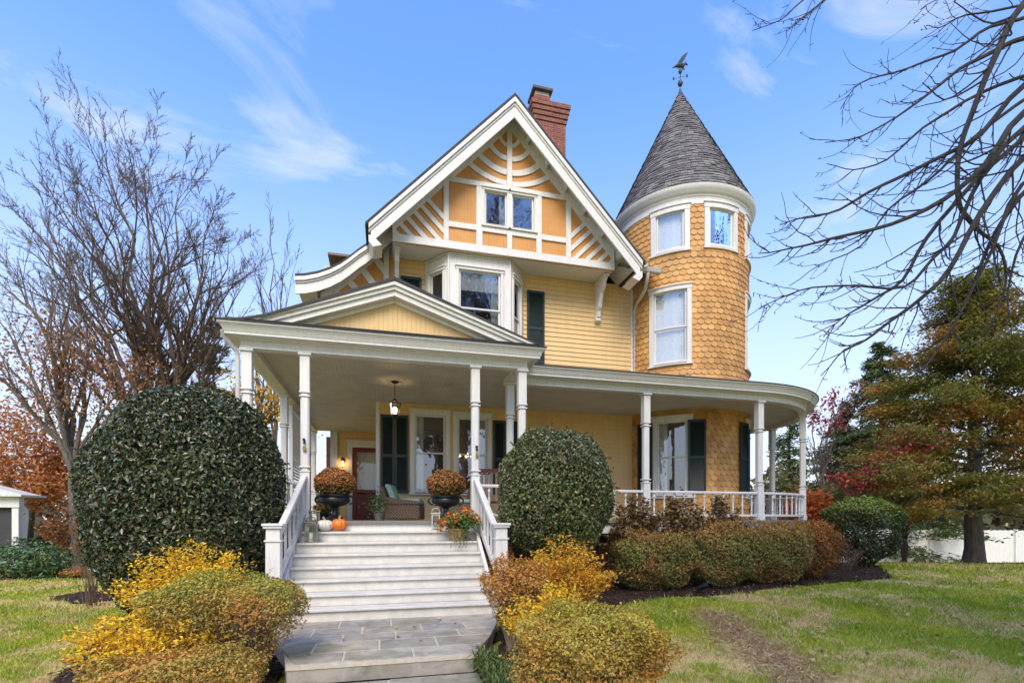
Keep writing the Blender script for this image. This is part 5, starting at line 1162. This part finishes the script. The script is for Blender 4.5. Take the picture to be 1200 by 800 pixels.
# ====================================================================== THINGS ON THE PORCH AND STEPS
fol('mum_leaf', [(.05, .075, .02), (.09, .12, .03), (.14, .15, .04)], .6, .2)
fol('mum_flower', [(.36, .11, .025), (.48, .17, .04), (.30, .07, .025), (.56, .25, .06), (.40, .20, .07)], .7, .25)
def urn_proto():
    t = thing('iron_urn', '', 'urn', group='black urns at the top of the steps'); 
    MB().lathe([(0, 0), (.15, 0), (.15, .03), (.12, .05), (.06, .09), (.045, .15), (.05, .20), (.08, .235), (.20, .27), (.265, .32), (.275, .37), (.26, .40), (.30, .43), (.30, .45), (.26, .455), (.24, .40), (0, .38)], (0, 0, 0), 28).build('bowl', M['black'], t, smooth=True)
    for s in (-1, 1):
        MB().tube([(s * (.25 + .09 * sin(a)), 0, .36 + .075 * -cos(a)) for a in [PI * k / 10 for k in range(11)]], .016, 8).build('handle', M['black'], t, smooth=True)
    MB().box(-.13, -.13, -.03, .13, .13, -.001).build('plinth', M['black'], t, bevel=.006)
    return t
def mum(loc, rad, label, n):
    t = thing('chrysanthemum', label, 'potted flowers', loc, group='rust coloured mums in the urns'); p, nr = shell((0, 0, rad * .62), (rad, rad, rad * .78), n, .3, .04, seed=rad * 9); k = p[:, 2] > -.02
    leaves('foliage', p[k], nr[k], .035, M['mum_leaf'], t, .5, .8)
    p, nr = shell((0, 0, rad * .62), (rad * 1.03, rad * 1.03, rad * .80), int(n * .62), .06, .05, seed=rad * 9); k = (p[:, 2] > .03) & (RNG.random(len(p)) < .35 + .9 * np.clip((nr[:, 2] + .5), 0, 1)); leaves('flowers', p[k], nr[k], .034, M['mum_flower'], t, .9, .5, .2)
    core('dark_core', (0, 0, rad * .62), (rad, rad, rad * .78), M['holly_core'], t, .75, 14); return t
u = urn_proto(); u.location = (-.88, 9.86, PF + .03); u['label'] = 'black urn at top left of the steps above the orange pumpkin'
u2 = copy_thing(u, (1.18, 9.86, PF + .03), 0, 'black urn at top right of the steps behind the flower basket')
mum((-.88, 9.86, PF + .47), .36, 'round rust coloured mum in the left urn', 5200); mum((1.18, 9.86, PF + .47), .37, 'round rust and green mum in the right urn', 5200)
t = NT('pumpkin_skin'); f = t.noise(t.pos(), 14, 4); M['pumpkin'] = t.done(t.bsdf(t.ramp(f, [(.3, (.62, .15, .012)), (.7, (.78, .23, .02))]), .38, t.bump(f, .2, .01)))
t = NT('white_pumpkin_skin'); f = t.noise(t.pos(), 12, 4); M['wpumpkin'] = t.done(t.bsdf(t.ramp(f, [(.3, (.58, .54, .46)), (.7, (.74, .72, .66))]), .45))
M['stalk'] = paint('pumpkin_stalk', (.34, .26, .13), .8, .25, 30, .4, 60)
def pumpkin(loc, r, h, mat, label):
    t = thing('pumpkin', label, 'pumpkin', loc, rz=random.uniform(0, 3)); mb = MB(); n = 60; prof = [(sin(PI * i / 14), -cos(PI * i / 14)) for i in range(15)]; mb.lathe(prof, (0, 0, 0), n)
    def sh(x, y, z):
        a = math.atan2(y, x); k = 1 - .07 * (1 - abs(cos(a * 5.0))) ** 1.5 * 1.6; q = math.hypot(x, y); zz = z * h / 2 * (1 - .18 * max(0, 1 - q * 1.6)); return (x * r * k, y * r * k, h / 2 + zz)
    mb.map(sh).build('body', M[mat], t, smooth='all'); MB().tube([(0, 0, h * .86), (.01, 0, h * 1.02), (.04, .01, h * 1.14)], [.028, .02, .024], 7).build('stalk', M['stalk'], t, smooth=True); return t
z1 = PF - .18
pumpkin((-.755, 9.33, z1), .135, .235, 'pumpkin', 'bright orange pumpkin on the top step'); pumpkin((-1.0, 9.35, z1), .145, .215, 'wpumpkin', 'white pumpkin between the grey lantern and the orange pumpkin')
def lantern(loc, w, h, mat, label, rz=0):
    t = thing('lantern', label, 'lantern', loc, rz=rz, group='candle lanterns on the steps'); a = w / 2; p = .02; mb = MB()
    for sx in (-1, 1):
        for sy in (-1, 1): mb.box(sx * a, sy * a, .02, sx * (a - p), sy * (a - p), h)
    mb.box(-a - .012, -a - .012, 0, a + .012, a + .012, .022).box(-a - .012, -a - .012, h, a + .012, a + .012, h + .022)
    for z in (.05, h - .03): 
        for s in (-1, 1): mb.box(-a + p, s * (a - .004), z, a - p, s * (a - .014), z + .014).box(s * (a - .004), -a + p, z, s * (a - .014), a - p, z + .014)
    mb.build('frame', M[mat], t, bevel=.003); MB().add([(-a + .02, -a + .012, .03), (a - .02, -a + .012, .03), (a - .02, -a + .012, h - .01), (-a + .02, -a + .012, h - .01)], [(0, 1, 2, 3)]).add([(a - .012, -a + .02, .03), (a - .012, a - .02, .03), (a - .012, a - .02, h - .01), (a - .012, -a + .02, h - .01)], [(0, 1, 2, 3)]).build('pane', M['clearglass'], t)
    MB().lathe([(0, .022), (.032, .022), (.032, .16), (0, .16)], (0, 0, 0), 14).build('candle', M['curtain'], t, smooth=True)
    MB().tube([(.075 * cos(q), 0, h + .022 + .085 * sin(q)) for q in [PI * k / 12 for k in range(13)]], .007, 6).build('handle', M['black' if mat == 'grey_lantern' else mat], t, smooth=True); return t
lantern((-1.19, 9.09, PF - .36), .20, .33, 'grey_lantern', 'squat grey wooden lantern beside the white pumpkin', .15)
lantern((.93, 9.33, z1), .15, .31, 'whitelantern', 'tall white lantern left of the flower basket', -.1)
lantern((-1.17, 9.36, z1), .15, .34, 'grey_lantern', 'dark grey lantern tucked against the left column', .3)
# flower basket on the second step
t = NT('woven_basket'); w = t.n('ShaderNodeTexWave'); w.inputs['Scale'].default_value = 30; w.bands_direction = 'Z'; t.l(t.obj(), w.inputs[0]); n = t.noise(t.obj(), 20, 3); M['basket'] = t.done(t.bsdf(t.ramp(n, [(.3, (.36, .20, .07)), (.7, (.52, .32, .12))]), .7, t.bump(w.outputs['Fac'], .6, .01)))
t = thing('flower_basket', 'woven tan basket of orange and red flowers on a right hand step', 'potted flowers', (1.29, 9.08, PF - .36)); MB().lathe([(0, 0), (.115, 0), (.15, .10), (.165, .20), (.175, .21), (.175, .225), (.15, .225), (.13, .12), (0, .11)], (0, 0, 0), 24).build('basket', M['basket'], t, smooth=True)
fol('pansy_leaf', [(.06, .12, .03), (.11, .19, .05), (.18, .26, .08)], .5, .25); fol('pansy_orange', [(.75, .28, .03), (.72, .40, .04), (.60, .15, .025), (.40, .03, .02), (.50, .05, .025)], .5, .3)
P = RNG.normal(0, 1, (1500, 3)) * (.17, .12, .085) + (.05, 0, .33); leaves('foliage', P, np.tile((0, -.3, 1.), (1500, 1)), .048, M['pansy_leaf'], t, .7, .7, .2, droop=.3)
P = np.stack([RNG.uniform(-.34, .40, 70), RNG.uniform(-.2, .1, 70), np.zeros(70)], 1); P[:, 2] = .46 - .9 * np.abs(P[:, 0] - .03) ** 1.4 * .9 + RNG.normal(0, .05, 70) + .10 * (P[:, 0] > .1); P = np.repeat(P, 5, 0) + RNG.normal(0, .016, (350, 3)); leaves('flowers', P, np.tile((0, -1, .5), (350, 1)), .05, M['pansy_orange'], t, .9, .5, .15)
mb = MB()
for i in range(7): 
    x0 = random.uniform(-.14, .12); q = [(x0, -.15, .2)]; 
    for j in range(5): q.append((q[-1][0] + random.uniform(-.03, .03), -.19 - .012 * j, .17 - .055 * j))
    mb.tube(q, .004, 4)
mb.build('trailing_stems', M['mum_leaf'], t); P = np.stack([RNG.uniform(-.15, .14, 110), RNG.uniform(-.25, -.17, 110), RNG.uniform(-.12, .2, 110)], 1); leaves('trailing_leaves', P, np.tile((0, -1, .3), (110, 1)), .028, M['pansy_leaf'], t, .7, .8)
# sunflowers behind the left urn, fern by the chair
t = thing('sunflower_pot', 'low pot of yellow sunflowers behind the left urn', 'potted flowers', (-1.10, 10.35, PF)); MB().lathe([(0, 0), (.10, 0), (.13, .14), (.14, .14), (.12, .13), (0, .12)], (0, 0, 0), 18).build('pot', M['black'], t, smooth=True)
fol('sun_petal', [(.78, .46, .02), (.80, .56, .05)], .5, .3); pet = MB(); ctr = MB()
for x, z in ((-.17, .26), (-.08, .29), (.02, .26), (.10, .30), (-.12, .21), (.18, .25), (.06, .22)):
    for k in range(14):
        a = 2 * PI * k / 14; c_, s_ = cos(a), sin(a); w = .014; pet.add([(x + c_ * .018 - s_ * w, -.08, z + s_ * .018 + c_ * w), (x + c_ * .018 + s_ * w, -.08, z + s_ * .018 - c_ * w), (x + c_ * .055, -.092, z + s_ * .055)], [(0, 1, 2)])
    ctr.lathe([(0, .0), (.022, .0), (.02, .012), (0, .016)], (0, 0, 0), 10); m_ = len(ctr.v) - 40; ctr.v[m_:] = [(x + px, -.085 - pz, z + py) for px, py, pz in ctr.v[m_:]]
pet.build('petals', M['sun_petal'], t, fix=False); ctr.build('flower_centres', M['wood'], t); P = RNG.normal(0, 1, (260, 3)) * (.1, .06, .05) + (0, 0, .2); leaves('foliage', P, np.tile((0, -.5, 1), (260, 1)), .06, M['pansy_leaf'], t, .6, .7)
t = thing('potted_fern', 'small green potted plant between the red door and the wicker chair', 'potted plant', (-.10, 12.3, PF)); MB().lathe([(0, 0), (.10, 0), (.13, .2), (.14, .2), (.12, .18), (0, .17)], (0, 0, 0), 18).build('pot', M['grey_lantern'], t, smooth=True)
P = RNG.normal(0, 1, (800, 3)) * (.13, .13, .15) + (0, 0, .40); leaves('foliage', P, P - (0, 0, .3), .06, M['pansy_leaf'], t, .4, .8)
# wicker armchair with pale aqua cushions
def wick():
    t = NT('brown_wicker'); w1 = t.n('ShaderNodeTexWave'); w1.bands_direction = 'Z'; w1.inputs['Scale'].default_value = 12; w1.inputs['Distortion'].default_value = 2; t.l(t.obj(), w1.inputs[0]); w2 = t.n('ShaderNodeTexWave'); w2.bands_direction = 'DIAGONAL'; w2.inputs['Scale'].default_value = 9; t.l(t.obj(), w2.inputs[0])
    f = t.math('MULTIPLY', w1.outputs['Fac'], w2.outputs['Fac']); n = t.noise(t.obj(), 40, 3); f = t.math('ADD', f, t.math('MULTIPLY', n, .4))
    return t.done(t.bsdf(t.ramp(f, [(.15, (.05, .032, .02)), (.45, (.22, .14, .09)), (.9, (.42, .31, .21))]), .6, t.bump(f, 1, .02)))
M['wicker'] = wick(); M['cushion'] = paint('aqua_cushion_cloth', (.30, .45, .38), .9, .1, 8, .2, 160)
t = thing('wicker_armchair', 'brown wicker armchair with pale aqua cushions in front of the shutters', 'armchair', (.50, 12.45, PF), rz=R_(-14))
mb = MB().prism([(-.42, .02), (.42, .02), (.42, .36), (-.42, .36)], lambda p, q, d: (p, d, q), -.36, .36); mb.build('seat_base', M['wicker'], t, bevel=.03)
MB().prism([(-.40, .365), (-.30, .365), (-.44, .80), (-.54, .79)], lambda p, q, d: (p, d, q), -.36, .36).build('back', M['wicker'], t, bevel=.025)
for s in (-1, 1): MB().prism([(-.32, .365), (.42, .365), (.43, .43), (.38, .45), (-.38, .56)], lambda p, q, d: (p, s * d, q), .27, .37).build('arm', M['wicker'], t, bevel=.03)
MB().prism([(-.30, .37), (.40, .37), (.41, .52), (-.30, .52)], lambda p, q, d: (p, d, q), -.262, .262).build('seat_cushion', M['cushion'], t, bevel=.035)
MB().prism([(-.29, .485), (-.16, .49), (-.30, .86), (-.44, .86)], lambda p, q, d: (p, d, q), -.30, .30).build('back_cushion', M['cushion'], t, bevel=.04)
# dark wooden rocking chair behind the right railing
t = thing('rocking_chair', 'dark red brown wooden rocker behind the railing right of the steps', 'rocking chair', (2.25, 10.7, PF), rz=R_(-15)); 
for s in (-1, 1): MB().tube([(s * .26, -.45, .06), (s * .26, -.2, .02), (s * .26, .1, .02), (s * .26, .42, .07)], .02, 6).build('rocker', M['wood'], t, smooth=True)
MB().box(-.28, -.28, .38, .28, .24, .42).build('seat', M['wood'], t, bevel=.01); mb = MB()
for s in (-.22, -.11, 0, .11, .22): mb.beam((s, .22, .42), (s, .42, 1.10), .055, .015, (0, 1, 0))
mb.beam((-.28, .42, 1.10), (.28, .42, 1.10), .03, .13); mb.build('backrest', M['wood'], t, bevel=.004)
for s in (-1, 1):
    for y in (-.24, .22): MB().box(s * .27 - .02, y - .02, .035, s * .27 + .02, y + .02, .379 if y > 0 else .62).build('leg', M['wood'], t)
    MB().box(s * .28 - .035, -.30, .621, s * .28 + .035, .30, .645).build('arm', M['wood'], t, bevel=.006)
# blue cushion pile peeking behind the right urn
t = thing('patio_chair', 'wicker seat with blue cushion glimpsed behind the right urn', 'chair', (1.62, 11.6, PF)); MB().prism([(-.34, .02), (.34, .02), (.34, .38), (-.34, .38)], lambda p, q, d: (p, d, q), -.3, .3).build('seat_base', M['wicker'], t, bevel=.03); MB().box(-.3, -.28, .385, .3, .28, .48).build('cushion', M['cushion'], t, bevel=.03); MB().prism([(.26, .385), (.34, .385), (.42, .78), (.34, .78)], lambda p, q, d: (p, d, q), -.3, .3).build('back', M['wicker'], t, bevel=.02)
# hanging lantern and wall light
t = thing('hanging_lantern', 'lit black hexagonal lantern hanging from the porch ceiling', 'lamp', (.24, 11.5, 4.74)); 
MB().lathe([(0, 0), (.085, 0), (.07, -.03), (.02, -.05), (0, -.05)], (0, 0, 0), 16).tube([(0, 0, -.04), (0, 0, -.40)], .009, 6).build('hanging_rod', M['black'], t)
mb = MB()
for k in range(6):
    a = PI / 3 * k; a2 = a + PI / 3; c0, s0 = cos(a), sin(a); mb.tube([(0, 0, -.38), (.05 * c0, .05 * s0, -.42), (.125 * c0, .125 * s0, -.48)], .007, 4).tube([(.125 * c0, .125 * s0, -.48), (.085 * c0, .085 * s0, -.75)], .008, 4).tube([(.125 * c0, .125 * s0, -.48), (.125 * cos(a2), .125 * sin(a2), -.48)], .009, 4).tube([(.085 * c0, .085 * s0, -.75), (.085 * cos(a2), .085 * sin(a2), -.75)], .009, 4)
mb.lathe([(0, -.40), (.03, -.405), (.05, -.43)], (0, 0, 0), 10).lathe([(.085, -.75), (.03, -.79), (.012, -.83), (0, -.84)], (0, 0, 0), 10); mb.build('frame', M['black'], t)
mb = MB()
for x, y in ((-.03, .01), (.03, .01), (0, -.03)): mb.lathe([(0, -.70), (.012, -.69), (.018, -.64), (.01, -.59), (0, -.57)], (x, y, 0), 8)
mb.build('bulbs', M['bulb'], t, smooth=True); mb = MB()
for k in range(6):
    a = PI / 3 * k; a2 = a + PI / 3; mb.add([(.122 * cos(a), .122 * sin(a), -.485), (.122 * cos(a2), .122 * sin(a2), -.485), (.083 * cos(a2), .083 * sin(a2), -.745), (.083 * cos(a), .083 * sin(a), -.745)], [(0, 1, 2, 3)])
mb.build('panes', M['clearglass'], t)
ld = bpy.data.lights.new('lantern_light', 'POINT'); ld.energy = 2.5; ld.color = (1, .66, .36); ld.shadow_soft_size = .05; lo = bpy.data.objects.new('lantern_light', ld); COL.objects.link(lo); lo.location = (0, 0, -.64); lo.parent = t
t = thing('wall_lantern', 'small lit carriage lamp on the wall left of the red door', 'lamp', (-1.38, 18.5, 3.68)); MB().box(-.05, .03, -.1, .05, .08, .12).tube([(0, .05, .08), (0, -.06, .13), (0, -.10, .08)], .012, 6).lathe([(.09, .02), (.05, .08), (0, .10)], (0, -.1, 0), 8).lathe([(.055, -.17), (.02, -.20), (0, -.21)], (0, -.1, 0), 8).build('frame', M['black'], t); MB().lathe([(0, -.16), (.028, -.15), (.035, -.08), (.02, 0), (0, .01)], (0, -.1, 0), 8).build('bulb', M['bulb'], t, smooth=True)
# chandeliers glimpsed through the windows
def chandelier(loc, label, n=5, r=.2):
    t = thing('chandelier', label, 'lamp', loc, group='lit chandeliers inside the rooms'); mb = MB().tube([(0, 0, .9), (0, 0, 0)], .01, 6).lathe([(0, -.1), (.04, -.06), (.03, 0), (0, .05)], (0, 0, 0), 10); sh = MB()
    for k in range(n): a = 2 * PI * k / n; c, s = cos(a), sin(a); mb.tube([(0, 0, -.05), (c * r * .6, s * r * .6, -.1), (c * r, s * r, .0)], .008, 5); sh.lathe([(.03, .02), (.022, .1), (0, .1)], (c * r, s * r, 0), 10)
    mb.build('arms', M['brass'], t); sh.build('lamp_shades', M['bulbsoft'], t, smooth=True); return t
chandelier((2.36, 15.0, 3.52), 'lit chandelier seen through the right hand porch window'); chandelier((8.3, 13.3, 3.55), 'lit chandelier seen through the lower tower window', 4, .16); chandelier((2.85, 13.5, 9.50), 'lit lamp seen through the left attic window', 4, .16); chandelier((8.3, 13.6, 10.05), 'lit lamp seen through the left top window of the tower', 3, .12)
# two bare trees across the lawn behind the photographer: the windows mirror them
bt = bpy.data.objects['bare_tree']
for k, (x, y, lab) in enumerate(((4.5, -9.0, 'bare tree across the front lawn straight behind the walk mirrored in the windows'), (8.5, -4.5, 'bare tree across the front lawn right of the walk mirrored in the windows'))): copy_thing(bt, (x, y, 0), 0.0, lab, 1.2)['group'] = 'bare trees across the front lawn'
# ====================================================================== NEIGHBOURS, FENCE, GARDEN LIGHTS
def spotlight(px, py, label, d=None):
    x, y = ground_px(px, py); t = thing('garden_spotlight', label, 'garden light', (x, y, gzf(x, y) + .02), rz=random.uniform(-.6, .6), group='black garden spotlights in the mulch'); MB().tube([(0, 0, 0), (0, 0, .10)], .012, 6).build('stake', M['black'], t); mb = MB().tube([(-.06, .05, .10), (.0, 0, .14), (.075, -.05, .185)], [.045, .055, .062], 12); mb.build('lamp_head', M['black'], t, smooth=True); return t
spotlight(823, 697, 'black garden spotlight at the edge of the right mulch bed'); spotlight(108, 700, 'black garden spotlight left of the huge round bush'); spotlight(156, 700, 'small black garden spotlight under the huge round bush')
# white board fence
fp0, fp1 = Vector(at(985, 662, 24.0)), Vector(at(1330, 664, 26.0)); t = thing('board_fence', 'white painted board fence behind the big spreading tree', 'fence', (fp0.x, fp0.y, gzf(fp0.x, fp0.y)), world=True); dirf = Vector((fp1.x - fp0.x, fp1.y - fp0.y, 0)); LF = dirf.length; dirf.normalize(); nf = 7
M['fence'] = paint('white_fence_paint', (.74, .72, .68), .6, .10, 3, .1, 40, True)
for k in range(nf):
    a = fp0 + dirf * LF * k / nf; b = fp0 + dirf * LF * (k + 1) / nf; mb = MB(); nb = 22
    for j in range(nb):
        q = a.lerp(b, (j + .5) / nb); g = gzf(q.x, q.y); mb.beam((q.x, q.y, g + .03), (q.x, q.y, g + 1.66 + .012 * (j % 3)), LF / nf / nb * .95, .022, tuple(dirf.cross(Vector((0, 0, 1)))))
    off = dirf.cross(Vector((0, 0, 1))) * -.03
    for h in (.3, 1.35): mb.beam((a.x + off.x, a.y + off.y, gzf(a.x, a.y) + h), (b.x + off.x, b.y + off.y, gzf(b.x, b.y) + h), .04, .09)
    mb.build('board_panel', M['fence'], t)
for k in range(nf + 1):
    q = fp0 + dirf * LF * k / nf; g = gzf(q.x, q.y); MB().box(q.x - .07, q.y - .10, g - .2, q.x + .07, q.y + .02, g + 1.74).build('fence_post', M['fence'], t, bevel=.008)
# crape myrtle stems in front of the fence
b0 = at(1060, 662, 18.5); leader_tree('crape_myrtle', 'slim many-stemmed tree before the white fence left of the big tree', (b0[0], b0[1], gzf(b0[0], b0[1])), (b0[0], b0[1], gzf(b0[0], b0[1]) + .15), [at(1048, 560, 18.5), at(1058, 540, 18.7), at(1068, 555, 18.3), at(1064, 530, 18.6)], .10, 'barkwarm', None, 1, 5, minr=.006, ratio=.3)
# neighbour's white porch at the far left
nb = at(20, 660, 17.5); g = gzf(nb[0], nb[1]); t = thing('neighbour_house', 'corner of a white house with a screened porch at the far left edge', 'house', (nb[0], nb[1], g), world=True)
X0, Y0_ = nb[0], nb[1]; zt = at(20, 603, 17.5)[2]
MB().box(X0 - .10, Y0_ - .10, g, X0 + .10, Y0_ + .10, zt + .25).build('porch_post', M['white'], t, bevel=.01); MB().box(X0 - 2.2, Y0_ - .10, g, X0 - 2.0, Y0_ + .10, zt + .25).build('porch_post', M['white'], t, bevel=.01)
MB().box(X0 - 7, Y0_ - .14, zt + .252, X0 + .14, Y0_ + .12, zt + .62).build('fascia', M['white'], t, bevel=.01)
MB().box(X0 - 7, Y0_ - .35, zt + .622, X0 + .32, Y0_ + 1.0, zt + .70).prism([(X0 - 7, zt + .703), (X0 + .25, zt + .703), (X0 - 1.6, zt + 1.25), (X0 - 7, zt + 1.3)], lambda p, q, d: (p, d, q), Y0_ - .25, Y0_ + .9).build('roof', M['weathered'], t, bevel=.01)
MB().box(X0 - 7, Y0_ + .0, g - .1, X0 + .08, Y0_ + .08, g + .45).build('porch_base', M['white'], t); M['mesh'] = paint('dark_insect_screen', (.05, .05, .048), .8, .1, 3, .1, 60)
sc = MB().box(X0 - 1.99, Y0_ + .02, g + .46, X0 - .11, Y0_ + .04, zt + .25).build('screen', M['mesh'], t); MB().box(X0 - .62, Y0_ - .02, g + .46, X0 - .55, Y0_ + .06, zt + .25).box(X0 - 1.99, Y0_ - .02, g + 1.1, X0 - .62, Y0_ + .055, g + 1.17).build('mullion', M['white'], t)
MB().box(X0 - 7, Y0_ + 2.5, g, X0 - 2.5, Y0_ + 5, zt + .62).build('wall', M['white'], t)
gx0, gy0 = ground_px(67, 664); t = thing('garden_boulder', 'rounded blue grey stone beside the rhododendron', 'stone', (gx0, gy0, gzf(gx0, gy0))); P = MB().lathe([(sin(PI * i / 8) * .24, .2 - cos(PI * i / 8) * .24) for i in range(9)], (0, 0, 0), 14); P.map(lambda x, y, z: (x * (1 + .12 * sin(z * 9 + x * 6)), y * (1 + .1 * sin(x * 8)), z)).build('stone', paint('blue_grey_stone', (.14, .16, .19), .8, .2, 8, .3, 30), t, smooth='all')

# ====================================================================== SKY AND LIGHT
w = bpy.data.worlds.new('World'); SC.world = w; w.use_nodes = True; nt = w.node_tree; nt.nodes.clear()
SUN_EL = R_(46)          # azimuth measured from the camera's back: light comes over the left shoulder
sx, sy = -sin(R_(16)), -cos(R_(16))
sky = nt.nodes.new('ShaderNodeTexSky'); sky.sky_type = 'NISHITA'; sky.sun_disc = False; sky.sun_elevation = SUN_EL; sky.sun_rotation = math.atan2(sx, sy); sky.air_density = 1.0; sky.dust_density = .3; sky.ozone_density = 3.0; sky.altitude = 100
geo = nt.nodes.new('ShaderNodeTexCoord'); mp = nt.nodes.new('ShaderNodeMapping'); mp.inputs['Rotation'].default_value = (0, 0, R_(25)); mp.inputs['Scale'].default_value = (1.6, 3.6, 5.2); mp.inputs['Location'].default_value = CLOUD_LOC; nt.links.new(geo.outputs['Generated'], mp.inputs[0])
n1 = nt.nodes.new('ShaderNodeTexNoise'); n1.inputs['Scale'].default_value = 1.15; n1.inputs['Detail'].default_value = 8; n1.inputs['Roughness'].default_value = .58; n1.inputs['Distortion'].default_value = .6; nt.links.new(mp.outputs[0], n1.inputs['Vector'])
rp = nt.nodes.new('ShaderNodeValToRGB'); rp.color_ramp.elements[0].position = .47; rp.color_ramp.elements[0].color = (.0, .0, .0, 1); rp.color_ramp.elements[1].position = .76; rp.color_ramp.elements[1].color = (.8, .8, .8, 1); nt.links.new(n1.outputs['Fac'], rp.inputs[0])
sp = nt.nodes.new('ShaderNodeSeparateXYZ'); nt.links.new(geo.outputs['Generated'], sp.inputs[0])
hz = nt.nodes.new('ShaderNodeMapRange'); hz.inputs[1].default_value = .0; hz.inputs[2].default_value = .70; hz.inputs[3].default_value = .95; hz.inputs[4].default_value = .17; hz.interpolation_type = 'SMOOTHSTEP'; nt.links.new(sp.outputs[2], hz.inputs[0])
ad = nt.nodes.new('ShaderNodeMath'); ad.operation = 'MAXIMUM'; nt.links.new(rp.outputs[0], ad.inputs[0]); nt.links.new(hz.outputs[0], ad.inputs[1])
hzc = nt.nodes.new('ShaderNodeMix'); hzc.data_type = 'RGBA'; nt.links.new(hz.outputs[0], hzc.inputs[0]); hzc.inputs[6].default_value = (2.25, 2.3, 2.4, 1); hzc.inputs[7].default_value = (1.95, 2.02, 2.25, 1); mxw = nt.nodes.new('ShaderNodeMix'); mxw.data_type = 'RGBA'; nt.links.new(ad.outputs[0], mxw.inputs[0]); hs = nt.nodes.new('ShaderNodeHueSaturation'); hs.inputs['Saturation'].default_value = 1.38; hs.inputs['Hue'].default_value = .508; nt.links.new(sky.outputs[0], hs.inputs['Color']); nt.links.new(hs.outputs[0], mxw.inputs[6]); nt.links.new(hzc.outputs[2], mxw.inputs[7])
bg = nt.nodes.new('ShaderNodeBackground'); bg.inputs[1].default_value = SKY_STRENGTH; nt.links.new(mxw.outputs[2], bg.inputs[0]); ow = nt.nodes.new('ShaderNodeOutputWorld'); nt.links.new(bg.outputs[0], ow.inputs[0])
sd = bpy.data.lights.new('sun', 'SUN'); sd.energy = SUN_STRENGTH; sd.angle = R_(34); sd.color = (1, .88, .69); so = bpy.data.objects.new('sun', sd); COL.objects.link(so)
dv = Vector((sx * cos(SUN_EL), sy * cos(SUN_EL), sin(SUN_EL))); so.rotation_euler = dv.to_track_quat('Z', 'Y').to_euler(); so.location = dv * 60
vs = SC.view_settings; vs.view_transform = 'Standard'; vs.look = 'None'; vs.gamma = 1; vs.exposure = EXPOSURE; vs.use_curve_mapping = False
SC.render.resolution_x = 1024; SC.render.resolution_y = 682
